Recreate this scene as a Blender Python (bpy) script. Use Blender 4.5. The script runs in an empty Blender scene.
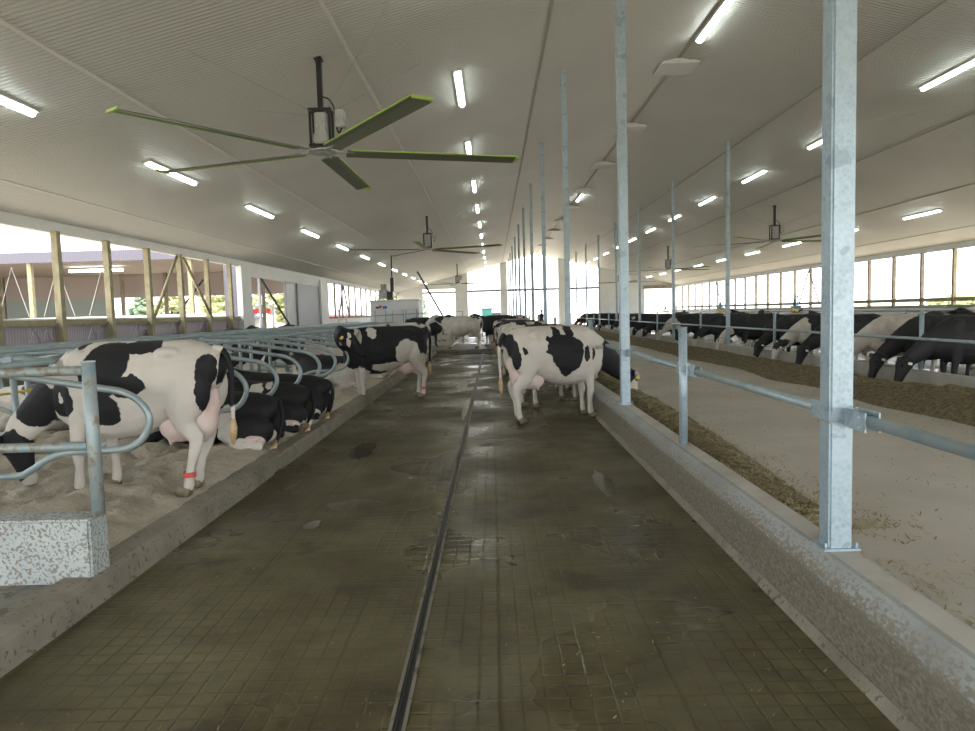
import bpy, bmesh, math, random
from mathutils import Vector, Matrix, noise as mn
random.seed(7)
C = bpy.context.scene.collection
V = Vector
ORD = ['first','second','third','fourth','fifth','sixth','seventh','eighth','ninth','tenth','eleventh','twelfth',
       'thirteenth','fourteenth','fifteenth','sixteenth','seventeenth','eighteenth','nineteenth','twentieth',
       'twenty-first','twenty-second','twenty-third','twenty-fourth','twenty-fifth','twenty-sixth','twenty-seventh','twenty-eighth','twenty-ninth','thirtieth','thirty-first']
# ------------------------------------------------------------------ materials
def mat(name, col, rough=.6, metal=0, emit=None, estr=0):
    m = bpy.data.materials.new(name); m.use_nodes = True
    b = m.node_tree.nodes['Principled BSDF']
    b.inputs['Base Color'].default_value = (*col, 1); b.inputs['Roughness'].default_value = rough
    b.inputs['Metallic'].default_value = metal
    if emit:
        b.inputs['Emission Color'].default_value = (*emit, 1); b.inputs['Emission Strength'].default_value = estr
    return m
class NT:
    def __init__(s, m): s.m = m; s.t = m.node_tree; s.b = s.t.nodes['Principled BSDF']
    def n(s, typ, **kw):
        nd = s.t.nodes.new(typ)
        for k, v in kw.items(): setattr(nd, k, v)
        return nd
    def l(s, a, b): s.t.links.new(a, b)
    def coord(s, kind='Object'): return s.n('ShaderNodeTexCoord').outputs[kind]
    def noise(s, vec, scale, detail=3, rough=.55, w=None):
        nd = s.n('ShaderNodeTexNoise'); s.l(vec, nd.inputs['Vector'])
        nd.inputs['Scale'].default_value = scale; nd.inputs['Detail'].default_value = detail; nd.inputs['Roughness'].default_value = rough
        if w is not None:
            nd.noise_dimensions = '4D'; nd.inputs['W'].default_value = w
        return nd.outputs['Fac'] if 'Fac' in nd.outputs else nd.outputs[0]
    def ramp(s, fac, stops):
        r = s.n('ShaderNodeValToRGB'); s.l(fac, r.inputs[0]); e = r.color_ramp.elements
        e[0].position, e[0].color = stops[0][0], (*stops[0][1], 1)
        e[1].position, e[1].color = stops[-1][0], (*stops[-1][1], 1)
        for p, c in stops[1:-1]:
            x = e.new(p); x.color = (*c, 1)
        return r.outputs[0]
    def math(s, op, a, b=None, c=None, clamp=False):
        nd = s.n('ShaderNodeMath', operation=op); nd.use_clamp = clamp
        for i, v in enumerate((a, b, c)):
            if v is None: continue
            if isinstance(v, (int, float)): nd.inputs[i].default_value = v
            else: s.l(v, nd.inputs[i])
        return nd.outputs[0]
    def mix(s, fac, a, b, blend='MIX'):
        nd = s.n('ShaderNodeMix', data_type='RGBA', blend_type=blend)
        if isinstance(fac, (int, float)): nd.inputs[0].default_value = fac
        else: s.l(fac, nd.inputs[0])
        for i, v in ((6, a), (7, b)):
            if isinstance(v, tuple): nd.inputs[i].default_value = (*v, 1)
            else: s.l(v, nd.inputs[i])
        return nd.outputs[2]
    def base(s, c): s.l(c, s.b.inputs['Base Color'])
    def rough(s, c): s.l(c, s.b.inputs['Roughness'])
    def bump(s, h, strength=.5, dist=.02, prev=None):
        b = s.n('ShaderNodeBump'); b.inputs['Strength'].default_value = strength; b.inputs['Distance'].default_value = dist
        s.l(h, b.inputs['Height'])
        if prev: s.l(prev, b.inputs['Normal'])
        s.l(b.outputs[0], s.b.inputs['Normal']); return b.outputs[0]
def noisy(name, c1, c2, scale, rough=.7, bs=0, bd=.01, detail=4, metal=0, lo=.35, hi=.65):
    m = mat(name, c1, rough, metal); t = NT(m); co = t.coord()
    f = t.noise(co, scale, detail); t.base(t.ramp(f, [(lo, c1), (hi, c2)]))
    if bs: t.bump(t.noise(co, scale*3, 4), bs, bd)
    return m
M = {}
def galv():
    m = mat('galvanized_steel', (.3,.4,.46), .45, .3); t = NT(m); co = t.coord()
    v = t.n('ShaderNodeTexVoronoi'); v.inputs['Scale'].default_value = 45; t.l(co, v.inputs['Vector'])
    n1 = t.noise(co, 9, 3); n2 = t.noise(co, 38, 2)
    a = t.ramp(n1, [(.35,(.24,.33,.39)), (.6,(.33,.43,.49))])
    a = t.mix(t.math('MULTIPLY', v.outputs['Distance'], .9), a, (.42,.51,.56))
    sp = t.math('GREATER_THAN', t.noise(co, 7.5, 1), .655)
    a = t.mix(t.math('MULTIPLY', sp, .45), a, (.17,.235,.28))
    t.base(a); t.rough(t.ramp(n2, [(.3,(.32,)*3), (.7,(.5,)*3)])); t.bump(n2, .12, .003)
    return m
M['galv'] = galv()
M['pipe'] = noisy('worn_pipe_steel', (.27,.36,.39), (.37,.42,.41), 6, .42, .1, .002, metal=.35)
def dirtypipe():
    m = mat('dirty_pipe_steel', (.4,.45,.46), .5, .3); t = NT(m); co = t.coord()
    f = t.noise(co, 14, 4)
    t.base(t.ramp(f, [(.36,(.27,.37,.42)), (.52,(.36,.40,.38)), (.66,(.24,.21,.16))])); t.bump(f, .2, .003)
    return m
M['dirtpipe'] = dirtypipe()
def ceil_m():
    m = mat('white_ribbed_ceiling_steel', (.66,.65,.61), .5); t = NT(m); co = t.coord()
    s = t.n('ShaderNodeSeparateXYZ'); t.l(co, s.inputs[0])
    w = t.math('SINE', t.math('MULTIPLY', s.outputs[1], 2*math.pi/.1))
    w = t.math('POWER', t.math('MULTIPLY_ADD', w, .5, .5), 3)
    t.bump(w, .9, .02)
    n = t.noise(co, .3, 3)
    c = t.ramp(n, [(.3,(.60,.61,.59)), (.7,(.67,.67,.645))])
    c = t.mix(t.math('MULTIPLY', w, .28), c, (.42,.41,.39))
    t.base(c); return m
M['ceil'] = ceil_m()
M['white'] = noisy('white_painted_panel', (.70,.71,.70), (.76,.76,.74), 1.2, .55)
M['batten'] = mat('batten_grey', (.72,.71,.68), .6)
M['battendark'] = mat('batten_joint', (.40,.38,.35), .6)
M['timber'] = noisy('greenish_treated_timber', (.27,.24,.14), (.37,.33,.22), 5, .75, .2, .004)
M['timberdark'] = noisy('brown_weathered_timber', (.20,.17,.13), (.30,.26,.20), 4, .8)
def ribbed(name, c1, c2, axis=1, pitch=.1):
    m = mat(name, c1, .5); t = NT(m); co = t.coord(); s = t.n('ShaderNodeSeparateXYZ'); t.l(co, s.inputs[0])
    w = t.math('SINE', t.math('MULTIPLY', s.outputs[axis], 2*math.pi/pitch)); w = t.math('MULTIPLY_ADD', w, .5, .5)
    t.base(t.mix(w, c1, c2)); t.bump(w, .5, .02); return m
M['lavender'] = ribbed('lavender_ribbed_siding', (.36,.31,.36), (.46,.40,.45))
M['lavx'] = ribbed('lavender_ribbed_fascia', (.10,.095,.125), (.13,.12,.155), 0)
M['greyside'] = ribbed('grey_ribbed_siding', (.30,.31,.33), (.38,.39,.41), 1, .2)
def floor_m():
    m = mat('wet_grooved_concrete', (.1,.09,.06), .3); t = NT(m); co = t.coord()
    d = t.n('ShaderNodeTexNoise'); d.inputs['Scale'].default_value = 3; t.l(co, d.inputs['Vector'])
    off = t.n('ShaderNodeVectorMath', operation='SCALE'); t.l(d.outputs['Color'], off.inputs[0]); off.inputs[3].default_value = .02
    add = t.n('ShaderNodeVectorMath', operation='ADD'); t.l(co, add.inputs[0]); t.l(off.outputs[0], add.inputs[1])
    s = t.n('ShaderNodeSeparateXYZ'); t.l(add.outputs[0], s.inputs[0])
    def groove(o, pitch, wd):
        f = t.math('FRACT', t.math('DIVIDE', o, pitch)); f = t.math('ABSOLUTE', t.math('SUBTRACT', f, .5))
        return t.math('MULTIPLY', t.math('SUBTRACT', f, .5-wd, clamp=True), 1/wd, clamp=True)
    gx = groove(s.outputs[0], .105, .10); gy = groove(s.outputs[1], .105, .12)
    bx = groove(s.outputs[0], .84, .018); by = groove(s.outputs[1], 1.05, .014)
    fade = t.ramp(t.noise(co, .9, 3), [(.38,(.15,)*3), (.6,(1,)*3)])
    g = t.math('MULTIPLY', t.math('MAXIMUM', gx, gy), fade)
    g = t.math('MAXIMUM', g, t.math('MULTIPLY', t.math('MAXIMUM', bx, by), .9))
    n1 = t.noise(co, .7, 5, .6); n2 = t.noise(co, 4, 5, .65); n3 = t.noise(co, 30, 3)
    c = t.ramp(n1, [(.30,(.05,.038,.016)), (.44,(.088,.073,.033)), (.56,(.12,.106,.052)), (.72,(.17,.158,.095))])
    c = t.mix(.5, c, t.ramp(n2, [(.3,(.22,.21,.17)), (.5,(.5,.5,.5)), (.75,(.78,.77,.72))]), 'OVERLAY')
    c = t.mix(t.math('MULTIPLY', g, .55), c, (.04,.034,.014))
    # manure smears
    ms = t.ramp(t.noise(co, 1.25, 4, .6), [(.57,(0,)*3), (.63,(1,)*3)])
    c = t.mix(t.math('MULTIPLY', ms, .75), c, (.042,.034,.016))
    gr = t.math('GREATER_THAN', n3, .70)
    c = t.mix(t.math('MULTIPLY', gr, .5), c, (.30,.28,.15))
    t.base(c); t.b.inputs['Specular IOR Level'].default_value = .38
    r = t.ramp(t.noise(co, .85, 3, .5, 3.3), [(.36,(.16,)*3), (.47,(.36,)*3), (.62,(.55,)*3)])
    t.rough(r)
    h = t.math('SUBTRACT', t.math('MULTIPLY', n2, .6), t.math('MULTIPLY', g, .5))
    t.bump(h, .5, .012); return m
M['floor'] = floor_m()
def conc(name, a, b, sc=2, sp=None, spthr=.6, rough=.85, spscale=22):
    m = mat(name, a, rough); t = NT(m); co = t.coord(); f = t.noise(co, sc, 6, .6)
    c = t.ramp(f, [(.32,a), (.68,b)])
    if sp:
        g = t.ramp(t.noise(co, spscale, 4, .6), [(spthr,(0,)*3), (spthr+.03,(1,)*3)]); c = t.mix(t.math('MULTIPLY', g, .8), c, sp)
    t.base(c); t.bump(t.noise(co, 35, 4), .35, .006); return m
M['drive'] = conc('dry_drive_concrete', (.44,.41,.355), (.54,.51,.45), .9)
M['curbtop'] = conc('pale_curb_top', (.38,.36,.32), (.49,.47,.42), 3)
def curbm():
    m = mat('splashed_curb_concrete', (.3,.28,.25), .75); t = NT(m); co = t.coord()
    s = t.n('ShaderNodeSeparateXYZ'); t.l(co, s.inputs[0])
    sc = t.n('ShaderNodeMapping'); sc.inputs['Scale'].default_value = (1,.6,1); t.l(co, sc.inputs[0])
    f = t.noise(sc.outputs[0], 48, 5, .65); big = t.noise(co, 1.5, 4)
    hgt = t.math('MULTIPLY_ADD', s.outputs[2], 1.9, -.42)          # splashes thin out up the face
    k = t.math('SUBTRACT', t.math('ADD', f, t.math('MULTIPLY', big, .28)), t.math('ADD', hgt, .27))
    k = t.math('MULTIPLY', k, 6, clamp=True)
    clean = t.ramp(big, [(.35,(.26,.265,.25)), (.65,(.36,.385,.38))])
    t.base(t.mix(k, clean, t.ramp(f, [(.35,(.115,.098,.068)), (.65,(.24,.215,.165))]))); t.bump(f, .4, .01); return m
M['curb'] = curbm()
M['block'] = conc('splashed_white_concrete', (.33,.37,.37), (.46,.50,.49), 2, (.18,.15,.11), .53, spscale=48)
M['stallcurb'] = conc('stall_curb_concrete', (.17,.15,.115), (.27,.245,.195), 2.5, (.10,.08,.05), .6)
M['cross'] = conc('dirty_crossover_concrete', (.14,.125,.095), (.24,.22,.18), 2, (.07,.06,.04), .55, .5, 9)
def sandm():
    m = mat('bedding_sand', (.4,.35,.27), .95); t = NT(m); co = t.coord()
    f = t.noise(co, 5, 6, .6); t.base(t.ramp(f, [(.3,(.46,.41,.32)), (.7,(.60,.55,.45))]))
    t.bump(t.noise(co, 12, 6, .7), 1.0, .06); return m
M['sand'] = sandm()
M['hay'] = noisy('chopped_silage', (.12,.095,.048), (.27,.225,.13), 14, .95, 1.0, .05)
M['straw'] = noisy('silage_straw_bits', (.22,.18,.08), (.42,.36,.20), 3, .9)
M['manure'] = noisy('wet_manure', (.06,.048,.026), (.10,.082,.05), 8, .35, .6, .02)
M['black'] = mat('black_metal', (.015,.015,.017), .4)
M['grey'] = noisy('grey_gearbox', (.34,.36,.36), (.46,.48,.48), 12, .5)
M['blade'] = mat('grey_green_blade', (.15,.17,.12), .45)
M['lime'] = mat('lime_blade_edge', (.33,.50,.09), .5)
M['tube'] = mat('fluorescent_tube', (1,1,1), .5, 0, (.93,1,.93), 9)
M['housing'] = mat('lamp_housing', (.62,.63,.60), .5)
M['hoof'] = mat('hoof_horn', (.22,.18,.12), .5)
M['pink'] = noisy('pink_udder_skin', (.66,.50,.46), (.72,.61,.56), 5, .55)
M['eye'] = mat('dark_eye', (.01,.008,.006), .1)
M['tag'] = mat('yellow_ear_tag', (.75,.6,.12), .5)
M['wtag'] = mat('white_ear_tag', (.8,.8,.75), .5)
M['band'] = mat('red_leg_band', (.62,.10,.07), .5)
M['switch'] = noisy('stained_tail_hair', (.42,.28,.13), (.58,.44,.28), 12, .9)
M['yellow'] = mat('yellow_plastic', (.80,.52,.03), .5)
M['blue'] = mat('blue_grey_motor', (.13,.24,.34), .4)
M['red'] = mat('red_paint', (.62,.03,.05), .4)
M['green'] = mat('teal_window', (.07,.25,.21), .2)
M['dark'] = mat('dark_roof', (.07,.08,.09), .7)
M['ground'] = noisy('outdoor_gravel', (.52,.44,.33), (.60,.52,.40), .3, .95)
def leafm(n, a, b): return noisy(n, a, b, 3, .9)
M['leaf'] = leafm('spring_leaves', (.30,.33,.15), (.40,.42,.22)); M['leafd'] = leafm('conifer_leaves', (.16,.22,.14), (.22,.29,.19))
M['bark'] = mat('bark', (.16,.13,.10), .9)
WH = (.63,.59,.53); BK = (.0125,.0125,.015); TAN = (.50,.42,.30); PK = (.66,.45,.40)
def coat(name, base, patches):
    """patches: (colour, centre, radii) ellipsoids in the cow's own space, laid over one another with ragged edges"""
    m = mat(name, base, .62); t = NT(m); co = t.coord()
    m.node_tree.nodes['Principled BSDF'].inputs['Specular IOR Level'].default_value = .3
    d = t.n('ShaderNodeTexNoise'); d.inputs['Scale'].default_value = 9; d.inputs['Detail'].default_value = 3; t.l(co, d.inputs['Vector'])
    sb = t.n('ShaderNodeVectorMath', operation='SUBTRACT'); t.l(d.outputs['Color'], sb.inputs[0]); sb.inputs[1].default_value = (.5,.5,.5)
    sc = t.n('ShaderNodeVectorMath', operation='SCALE'); t.l(sb.outputs[0], sc.inputs[0]); sc.inputs[3].default_value = .11
    ad = t.n('ShaderNodeVectorMath', operation='ADD'); t.l(co, ad.inputs[0]); t.l(sc.outputs[0], ad.inputs[1]); p = ad.outputs[0]
    n = t.noise(co, 3, 4)
    wh = t.ramp(n, [(.35, tuple(x*.90 for x in WH)), (.62, WH)])
    st = t.ramp(t.noise(co, 2.2, 3), [(.56,(0,)*3), (.7,(1,)*3)])
    wh = t.mix(t.math('MULTIPLY', st, .35), wh, TAN)
    def colr(c): return wh if c == WH else c
    col = wh if base == WH else t.mix(0.0, base, base)
    for c, ce, ra in patches:
        a = t.n('ShaderNodeVectorMath', operation='SUBTRACT'); t.l(p, a.inputs[0]); a.inputs[1].default_value = ce
        b = t.n('ShaderNodeVectorMath', operation='DIVIDE'); t.l(a.outputs[0], b.inputs[0]); b.inputs[1].default_value = ra
        ln = t.n('ShaderNodeVectorMath', operation='LENGTH'); t.l(b.outputs[0], ln.inputs[0])
        fac = t.math('MULTIPLY', t.math('SUBTRACT', 1.0, ln.outputs['Value']), 18, clamp=True)
        col = t.mix(fac, col, colr(c))
    t.base(col); t.bump(t.noise(co, 60, 2), .12, .003); return m
def generic_coat():
    m = mat('holstein_coat', WH, .62); t = NT(m); co = t.coord()
    oi = t.n('ShaderNodeObjectInfo'); s = t.n('ShaderNodeSeparateColor'); t.l(oi.outputs['Color'], s.inputs[0])
    xy = t.n('ShaderNodeSeparateXYZ'); t.l(co, xy.inputs[0])
    nd = t.n('ShaderNodeTexNoise'); nd.noise_dimensions = '4D'; t.l(co, nd.inputs['Vector'])
    t.l(t.math('MULTIPLY', s.outputs[1], 40), nd.inputs['W'])
    nd.inputs['Scale'].default_value = 1.5; nd.inputs['Detail'].default_value = 4; nd.inputs['Roughness'].default_value = .42
    low = t.math('MULTIPLY', t.math('SUBTRACT', .62, xy.outputs[2], clamp=True), .9)
    low = t.math('MULTIPLY', low, s.outputs[2])
    f = t.math('SUBTRACT', t.math('SUBTRACT', nd.outputs[0], low), s.outputs[0])
    f = t.math('MULTIPLY', f, 60, clamp=True)
    wh = t.ramp(t.noise(co, 3, 4), [(.35, (.48,.43,.36)), (.62, WH)])
    t.base(t.mix(f, wh, BK)); return m
M['coat'] = generic_coat()
# ------------------------------------------------------------------ mesh helpers
def tag(o, label=None, cat=None, group=None, kind=None):
    if label: o['label'] = label
    if cat: o['category'] = cat
    if group: o['group'] = group
    if kind: o['kind'] = kind
    return o
def empty(name, loc, rz=0, **kw):
    o = bpy.data.objects.new(name, None); C.objects.link(o); o.location = loc; o.rotation_euler = (0,0,rz); o.empty_display_size = .2
    return tag(o, **kw)
def obj(name, bm, m, parent=None, smooth=False, mods=None):
    me = bpy.data.meshes.new(name)
    bmesh.ops.recalc_face_normals(bm, faces=bm.faces[:]) if len(bm.faces) else None
    bm.to_mesh(me); bm.free()
    for mm in (m if isinstance(m, (list, tuple)) else [m]): me.materials.append(mm)
    if smooth:
        for p in me.polygons: p.use_smooth = True
    o = bpy.data.objects.new(name, me); C.objects.link(o)
    if parent: o.parent = parent
    return o
def B(): return bmesh.new()
def box(bm, x0, x1, y0, y1, z0, z1, mi=0, bev=0):
    r = bmesh.ops.create_cube(bm, size=1); vs = r['verts']
    for v in vs: v.co = V(((x0+x1)/2 + v.co.x*(x1-x0), (y0+y1)/2 + v.co.y*(y1-y0), (z0+z1)/2 + v.co.z*(z1-z0)))
    fs = {f for v in vs for f in v.link_faces}
    for f in fs: f.material_index = mi
    if bev:
        es = {e for v in vs for e in v.link_edges}
        bmesh.ops.bevel(bm, geom=list(es), offset=bev, segments=2, affect='EDGES')
    return bm
def prism(bm, poly, y0, y1, mi=0):
    """poly in XZ extruded along Y"""
    a = [bm.verts.new((x, y0, z)) for x, z in poly]; b = [bm.verts.new((x, y1, z)) for x, z in poly]
    fs = [bm.faces.new(a), bm.faces.new(list(reversed(b)))]
    for i in range(len(poly)):
        j = (i+1) % len(poly); fs.append(bm.faces.new((a[i], b[i], b[j], a[j])))
    for f in fs: f.material_index = mi
    return bm
def tube(bm, pts, r, seg=8, up=None, mi=0):
    """r: number, list of numbers or list of (side, up) pairs"""
    pts = [V(p) for p in pts]; n = len(pts)
    if not isinstance(r, (list, tuple)): r = [r]*n
    rings = []; prev = None
    for i, p in enumerate(pts):
        d = (pts[min(i+1, n-1)] - pts[max(i-1, 0)]).normalized()
        h = V(up) if up else (prev if prev else (V((0,0,1)) if abs(d.z) < .9 else V((1,0,0))))
        s = d.cross(h).normalized(); u = s.cross(d).normalized(); prev = u
        a, b = r[i] if isinstance(r[i], (list, tuple)) else (r[i], r[i])
        rings.append([bm.verts.new(p + s*a*math.cos(2*math.pi*k/seg) + u*b*math.sin(2*math.pi*k/seg)) for k in range(seg)])
    for i in range(n-1):
        for k in range(seg):
            f = bm.faces.new((rings[i][k], rings[i][(k+1)%seg], rings[i+1][(k+1)%seg], rings[i+1][k])); f.material_index = mi; f.smooth = True
    for q in (list(reversed(rings[0])), rings[-1]):
        f = bm.faces.new(q); f.material_index = mi
    return bm
def ball(bm, c, r, seg=12, rot=None, mi=0):
    m = Matrix.Translation(V(c)) @ (rot if rot else Matrix()) @ Matrix.Diagonal((*((r,)*3 if isinstance(r, (int, float)) else r), 1))
    rr = bmesh.ops.create_uvsphere(bm, u_segments=seg, v_segments=max(6, seg*2//3), radius=1, matrix=m)
    for v in rr['verts']:
        for f in v.link_faces: f.material_index = mi; f.smooth = True
    return bm
def spline(pts, n=6):
    P = [V(p) for p in pts]; P = [2*P[0]-P[1]] + P + [2*P[-1]-P[-2]]; out = []
    for i in range(1, len(P)-2):
        for k in range(n):
            t = k/n; a, b, c, d = P[i-1:i+3]
            out.append(.5*((2*b)+(c-a)*t+(2*a-5*b+4*c-d)*t*t+(3*b-a-3*c+d)*t*t*t))
    out.append(P[-2]); return out
def copytree(o, parent=None):
    c = o.copy(); C.objects.link(c); c.parent = parent
    for ch in [x for x in o.children]: copytree(ch, c)
    return c
def fnoise(x, y, s=1, seed=0): return mn.noise(V((x*s, y*s, seed)))
def grid(bm, x0, x1, y0, y1, nx, ny, fz):
    vs = [[bm.verts.new((x0+(x1-x0)*i/nx, y0+(y1-y0)*j/ny, fz(x0+(x1-x0)*i/nx, y0+(y1-y0)*j/ny))) for i in range(nx+1)] for j in range(ny+1)]
    for j in range(ny):
        for i in range(nx):
            bm.faces.new((vs[j][i], vs[j][i+1], vs[j+1][i+1], vs[j+1][i])).smooth = True
    return bm
# ------------------------------------------------------------------ measurements (metres)
RX, RZ, SL = 5.08, 8.35, .252            # ridge
WL, WR, YN, YE = -10.8, 21.0, -3.0, 80.0 # walls
def cz(x): return RZ - SL*abs(x-RX)
CURB, FEEDZ, PX, FX = .45, .15, 1.85, 8.31
# ------------------------------------------------------------------ shell
bm = B(); prism(bm, [(WL-.6, -.1), (1.70, -.1), (1.70, 0), (WL-.6, 0)], YN, YE)
tag(obj('floor', bm, M['floor']), kind='structure')
bm = B(); prism(bm, [(1.9, -.1), (8.15, -.1), (8.15, FEEDZ), (1.9, FEEDZ)], YN, YE+1)
tag(obj('floor', bm, M['drive']), kind='structure')
bm = B(); prism(bm, [(8.4, -.1), (WR, -.1), (WR, 0), (8.4, 0)], YN, YE)
tag(obj('floor', bm, M['floor']), kind='structure')
bm = B(); prism(bm, [(WL-.7, cz(WL-.7)), (RX, RZ), (RX, RZ+.25), (WL-.7, cz(WL-.7)+.25)], YN, YE+.6)
ceil = tag(obj('ceiling', bm, M['ceil']), kind='structure')
bm = B(); prism(bm, [(RX, RZ), (WR+.7, cz(WR+.7)), (WR+.7, cz(WR+.7)+.25), (RX, RZ+.25)], YN, YE+.6)
tag(obj('ceiling', bm, M['ceil']), kind='structure')
for x in (-9.55, -5.97, -2.41, 1.24, 8.71, 12.37, 16.0, 19.4):
    bm = B(); z = cz(x); w = .03 if x < 5 else .018
    prism(bm, [(x-w, cz(x-w)-.015), (x+w, cz(x+w)-.015), (x+w, cz(x+w)+.02), (x-w, cz(x-w)+.02)], YN, YE)
    obj('batten', bm, M['batten'] if x < 1 else M['battendark'], ceil)
bm = B(); prism(bm, [(RX-.05, RZ-.03), (RX, RZ-.02), (RX+.05, RZ-.03), (RX+.05, RZ+.02), (RX-.05, RZ+.02)], YN, YE)
obj('ridge_cap', bm, M['battendark'], ceil)
# feed curbs
def curb(x_in, sgn):
    prof = [(0,-.02), (.005,.03), (.0,.34), (.02,.385), (.075,CURB-.005), (.10,CURB), (.235,CURB), (.245,CURB-.02), (.245,-.02)]
    bm = B(); n = 40; pts = [(x_in + sgn*a, b) for a, b in prof]; rows = []
    ys = [YN + (YE-YN)*(i/n)**2 for i in range(n+1)]
    for y in ys: rows.append([bm.verts.new((x + .008*fnoise(y, z, 1.3, 5), y, z)) for x, z in pts])
    for i in range(n):
        for k in range(len(pts)-1):
            f = bm.faces.new((rows[i][k], rows[i][k+1], rows[i+1][k+1], rows[i+1][k])); f.material_index = 1 if k in (5, 6, 7) else 0
    bm.faces.new(rows[0]); bm.faces.new(list(reversed(rows[-1])))
    return bm
tag(obj('trim_1', curb(1.70, 1), [M['curb'], M['curbtop']]), kind='structure')
tag(obj('trim_2', curb(8.45, -1), [M['curb'], M['curbtop']]), kind='structure')
# small mortar foot along the alley side
bm = B(); prism(bm, [(1.655,-.01), (1.71,-.01), (1.71,.05), (1.70,.05)], YN, YE); tag(obj('baseboard_right', bm, M['stallcurb']), kind='structure')
# stall platform
CX = -2.57
bm = B(); n = 60; rows = []
for i in range(n+1):
    y = -3 + 35*i/n; w = .015*fnoise(y, 0, .8, 2)
    rows.append([bm.verts.new(p) for p in ((CX+w, y, -.02), (CX-.03+w, y, .14), (CX-.06+w, y, .17), (CX-.24, y, .175), (CX-.26, y, -.02))])
for i in range(n):
    for k in range(4): bm.faces.new((rows[i][k], rows[i][k+1], rows[i+1][k+1], rows[i+1][k]))
bm.faces.new(rows[0]); bm.faces.new(list(reversed(rows[-1])))
tag(obj('trim_3', bm, M['stallcurb']), kind='structure')
bm = B(); box(bm, -8.3, -8.1, -3, 32, -.02, .175); tag(obj('trim_4', bm, M['stallcurb']), kind='structure')
bm = B(); box(bm, -8.1, CX-.25, -3, 4.5, -.02, .13); tag(obj('floor', bm, M['cross']), kind='structure')
def sandz(x, y):
    e = min(1, max(0, (CX-.2-x)/.5)); yy = (y-4.8)/1.2; r = abs((yy % 1)-.5)*2
    bl = min(1, max(0, (y-4.55)/.3))
    return .15 + .03*e + e*(.07*fnoise(x, y, 2.0, 1)+.10*fnoise(x, y, 4.2, 3)-.07*abs(fnoise(x, y, 7, 4))+.03*fnoise(x, y, 11, 7)+.02) + .05*e*r*r + .02*bl
bm = B(); grid(bm, -8.1, CX-.22, 4.55, 32, 110, 520, sandz)
sand = tag(obj('sand_bedding', bm, M['sand']), 'beige trampled sand filling the stalls behind the low left kerb', 'sand', kind='stuff')
bm = B(); box(bm, -8.1, CX-.22, 4.55, 32, -.05, .08); tag(obj('floor', bm, M['stallcurb']), kind='structure')
# crossover and the far stall block
bm = B(); prism(bm, [(-8.3,-.02), (1.5,-.02), (1.5,.15), (-8.3,.15)], 31.8, 37); tag(obj('floor', bm, M['cross']), kind='structure')
bm = B(); box(bm, -8.1, CX, 37, 78, -.02, .2); tag(obj('floor', bm, M['sand']), kind='structure')
# scraper slot in the alley
bm = B()
prism(bm, [(-.50,0), (-.505,.006), (-.487,.008), (-.487,0)], -3, 31.8, 0); prism(bm, [(-.445,0), (-.445,.008), (-.427,.006), (-.43,0)], -3, 31.8, 0)
box(bm, -.487, -.445, -3, 31.8, 0.0, .002, 1)
slot = tag(obj('scraper_track', bm, [M['cross'], M['black']]), 'dark narrow scraper slot running down the middle of the wet alley', 'floor channel')
bm = B(); tube(bm, [(-.466+.006*math.sin(y*1.3), y, .007) for y in [-3+i*.5 for i in range(70)]], .006, 6); obj('cable', bm, M['black'], slot)
# near concrete wall end
bm = B(); box(bm, -8.1, CX-.055, 4.38, 4.6, .0, .55, bev=.015)
tag(obj('concrete_wall', bm, M['block']), 'low splashed whitish concrete wall ending at the first stall, with a steel post on it', 'wall')
# ------------------------------------------------------------------ left wall
def wall_side(name, X, s, mtl_lower, zs):
    root = empty(name, (X, 0, 0)); tag(root, kind='structure'); return root
wl = wall_side('wall_left', WL, 1, None, None)
def wpart(name, x0, x1, y0, y1, z0, z1, m, root=None, X=WL, bev=0):
    bm = B(); box(bm, x0, x1, y0, y1, z0, z1, bev=bev); return obj(name, bm, m, root)
def rel(root, name, x0, x1, y0, y1, z0, z1, m): return wpart(name, x0-root.location.x, x1-root.location.x, y0, y1, z0, z1, m, root)
rel(wl, 'fascia_panel', WL-.12, WL, YN, YE, 4.07, cz(WL)+.03, M['white'])
rel(wl, 'lower_wall', WL-.15, WL-.03, YN, 30.4, 0, 1.32, M['stallcurb'])
rel(wl, 'siding', WL-.16, WL-.10, YN, 30.4, 1.32, 1.76, M['lavender'])
rel(wl, 'sill_beam', WL-.14, WL+.0, YN, 30.4, 1.76, 1.92, M['timber'])
rel(wl, 'sill_beam', WL-.02, WL+.06, YN, 30.4, 1.80, 1.84, M['timber'])
rel(wl, 'sill_board', WL-.14, WL-.02, YN, 30.4, 1.921, 1.96, M['white'])
studs = [17.4-2.28*k for k in range(8, 0, -1)] + [17.4+2.28*k for k in range(6)]
for y in studs:
    rel(wl, 'stud', WL+.001, WL+.16, y-.12, y+.05, 1.3, 4.10, M['timber'])
for a, b in ((23.9, 22.0), (24.4, 26.6)):
    bm = B(); tube(bm, [(.14, a, 4.0), (.14, b, 1.9)], (.06), 4); obj('brace', bm, M['timber'], wl)
rel(wl, 'column', WL-.1, WL+.14, 30.0, 31.2, 0, 4.10, M['white'])
rel(wl, 'header', WL-.12, WL+.05, 31.2, 45.8, 3.72, 4.10, M['white'])
rel(wl, 'sliding_panel', WL-.08, WL+.02, 39, 43.8, .6, 3.72, M['greyside'])
rel(wl, 'curtain', WL-.14, WL-.10, 37.0, 39.2, 1.4, 3.72, M['white'])
rel(wl, 'column', WL-.1, WL+.14, 43.8, 45.8, 0, 4.10, M['white'])
rel(wl, 'lower_wall', WL-.15, WL-.03, 31.2, 43.8, 0, 1.3, M['stallcurb'])
for y in (32.7, 36.7): rel(wl, 'stud', WL-.07, WL+.03, y-.08, y+.08, 0, 3.75, M['greyside'])
bm = B(); tube(bm, [(0.03, 32.8, 3.7), (0.03, 37.0, 1.5)], .06, 4); obj('brace', bm, M['dark'], wl)
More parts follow.
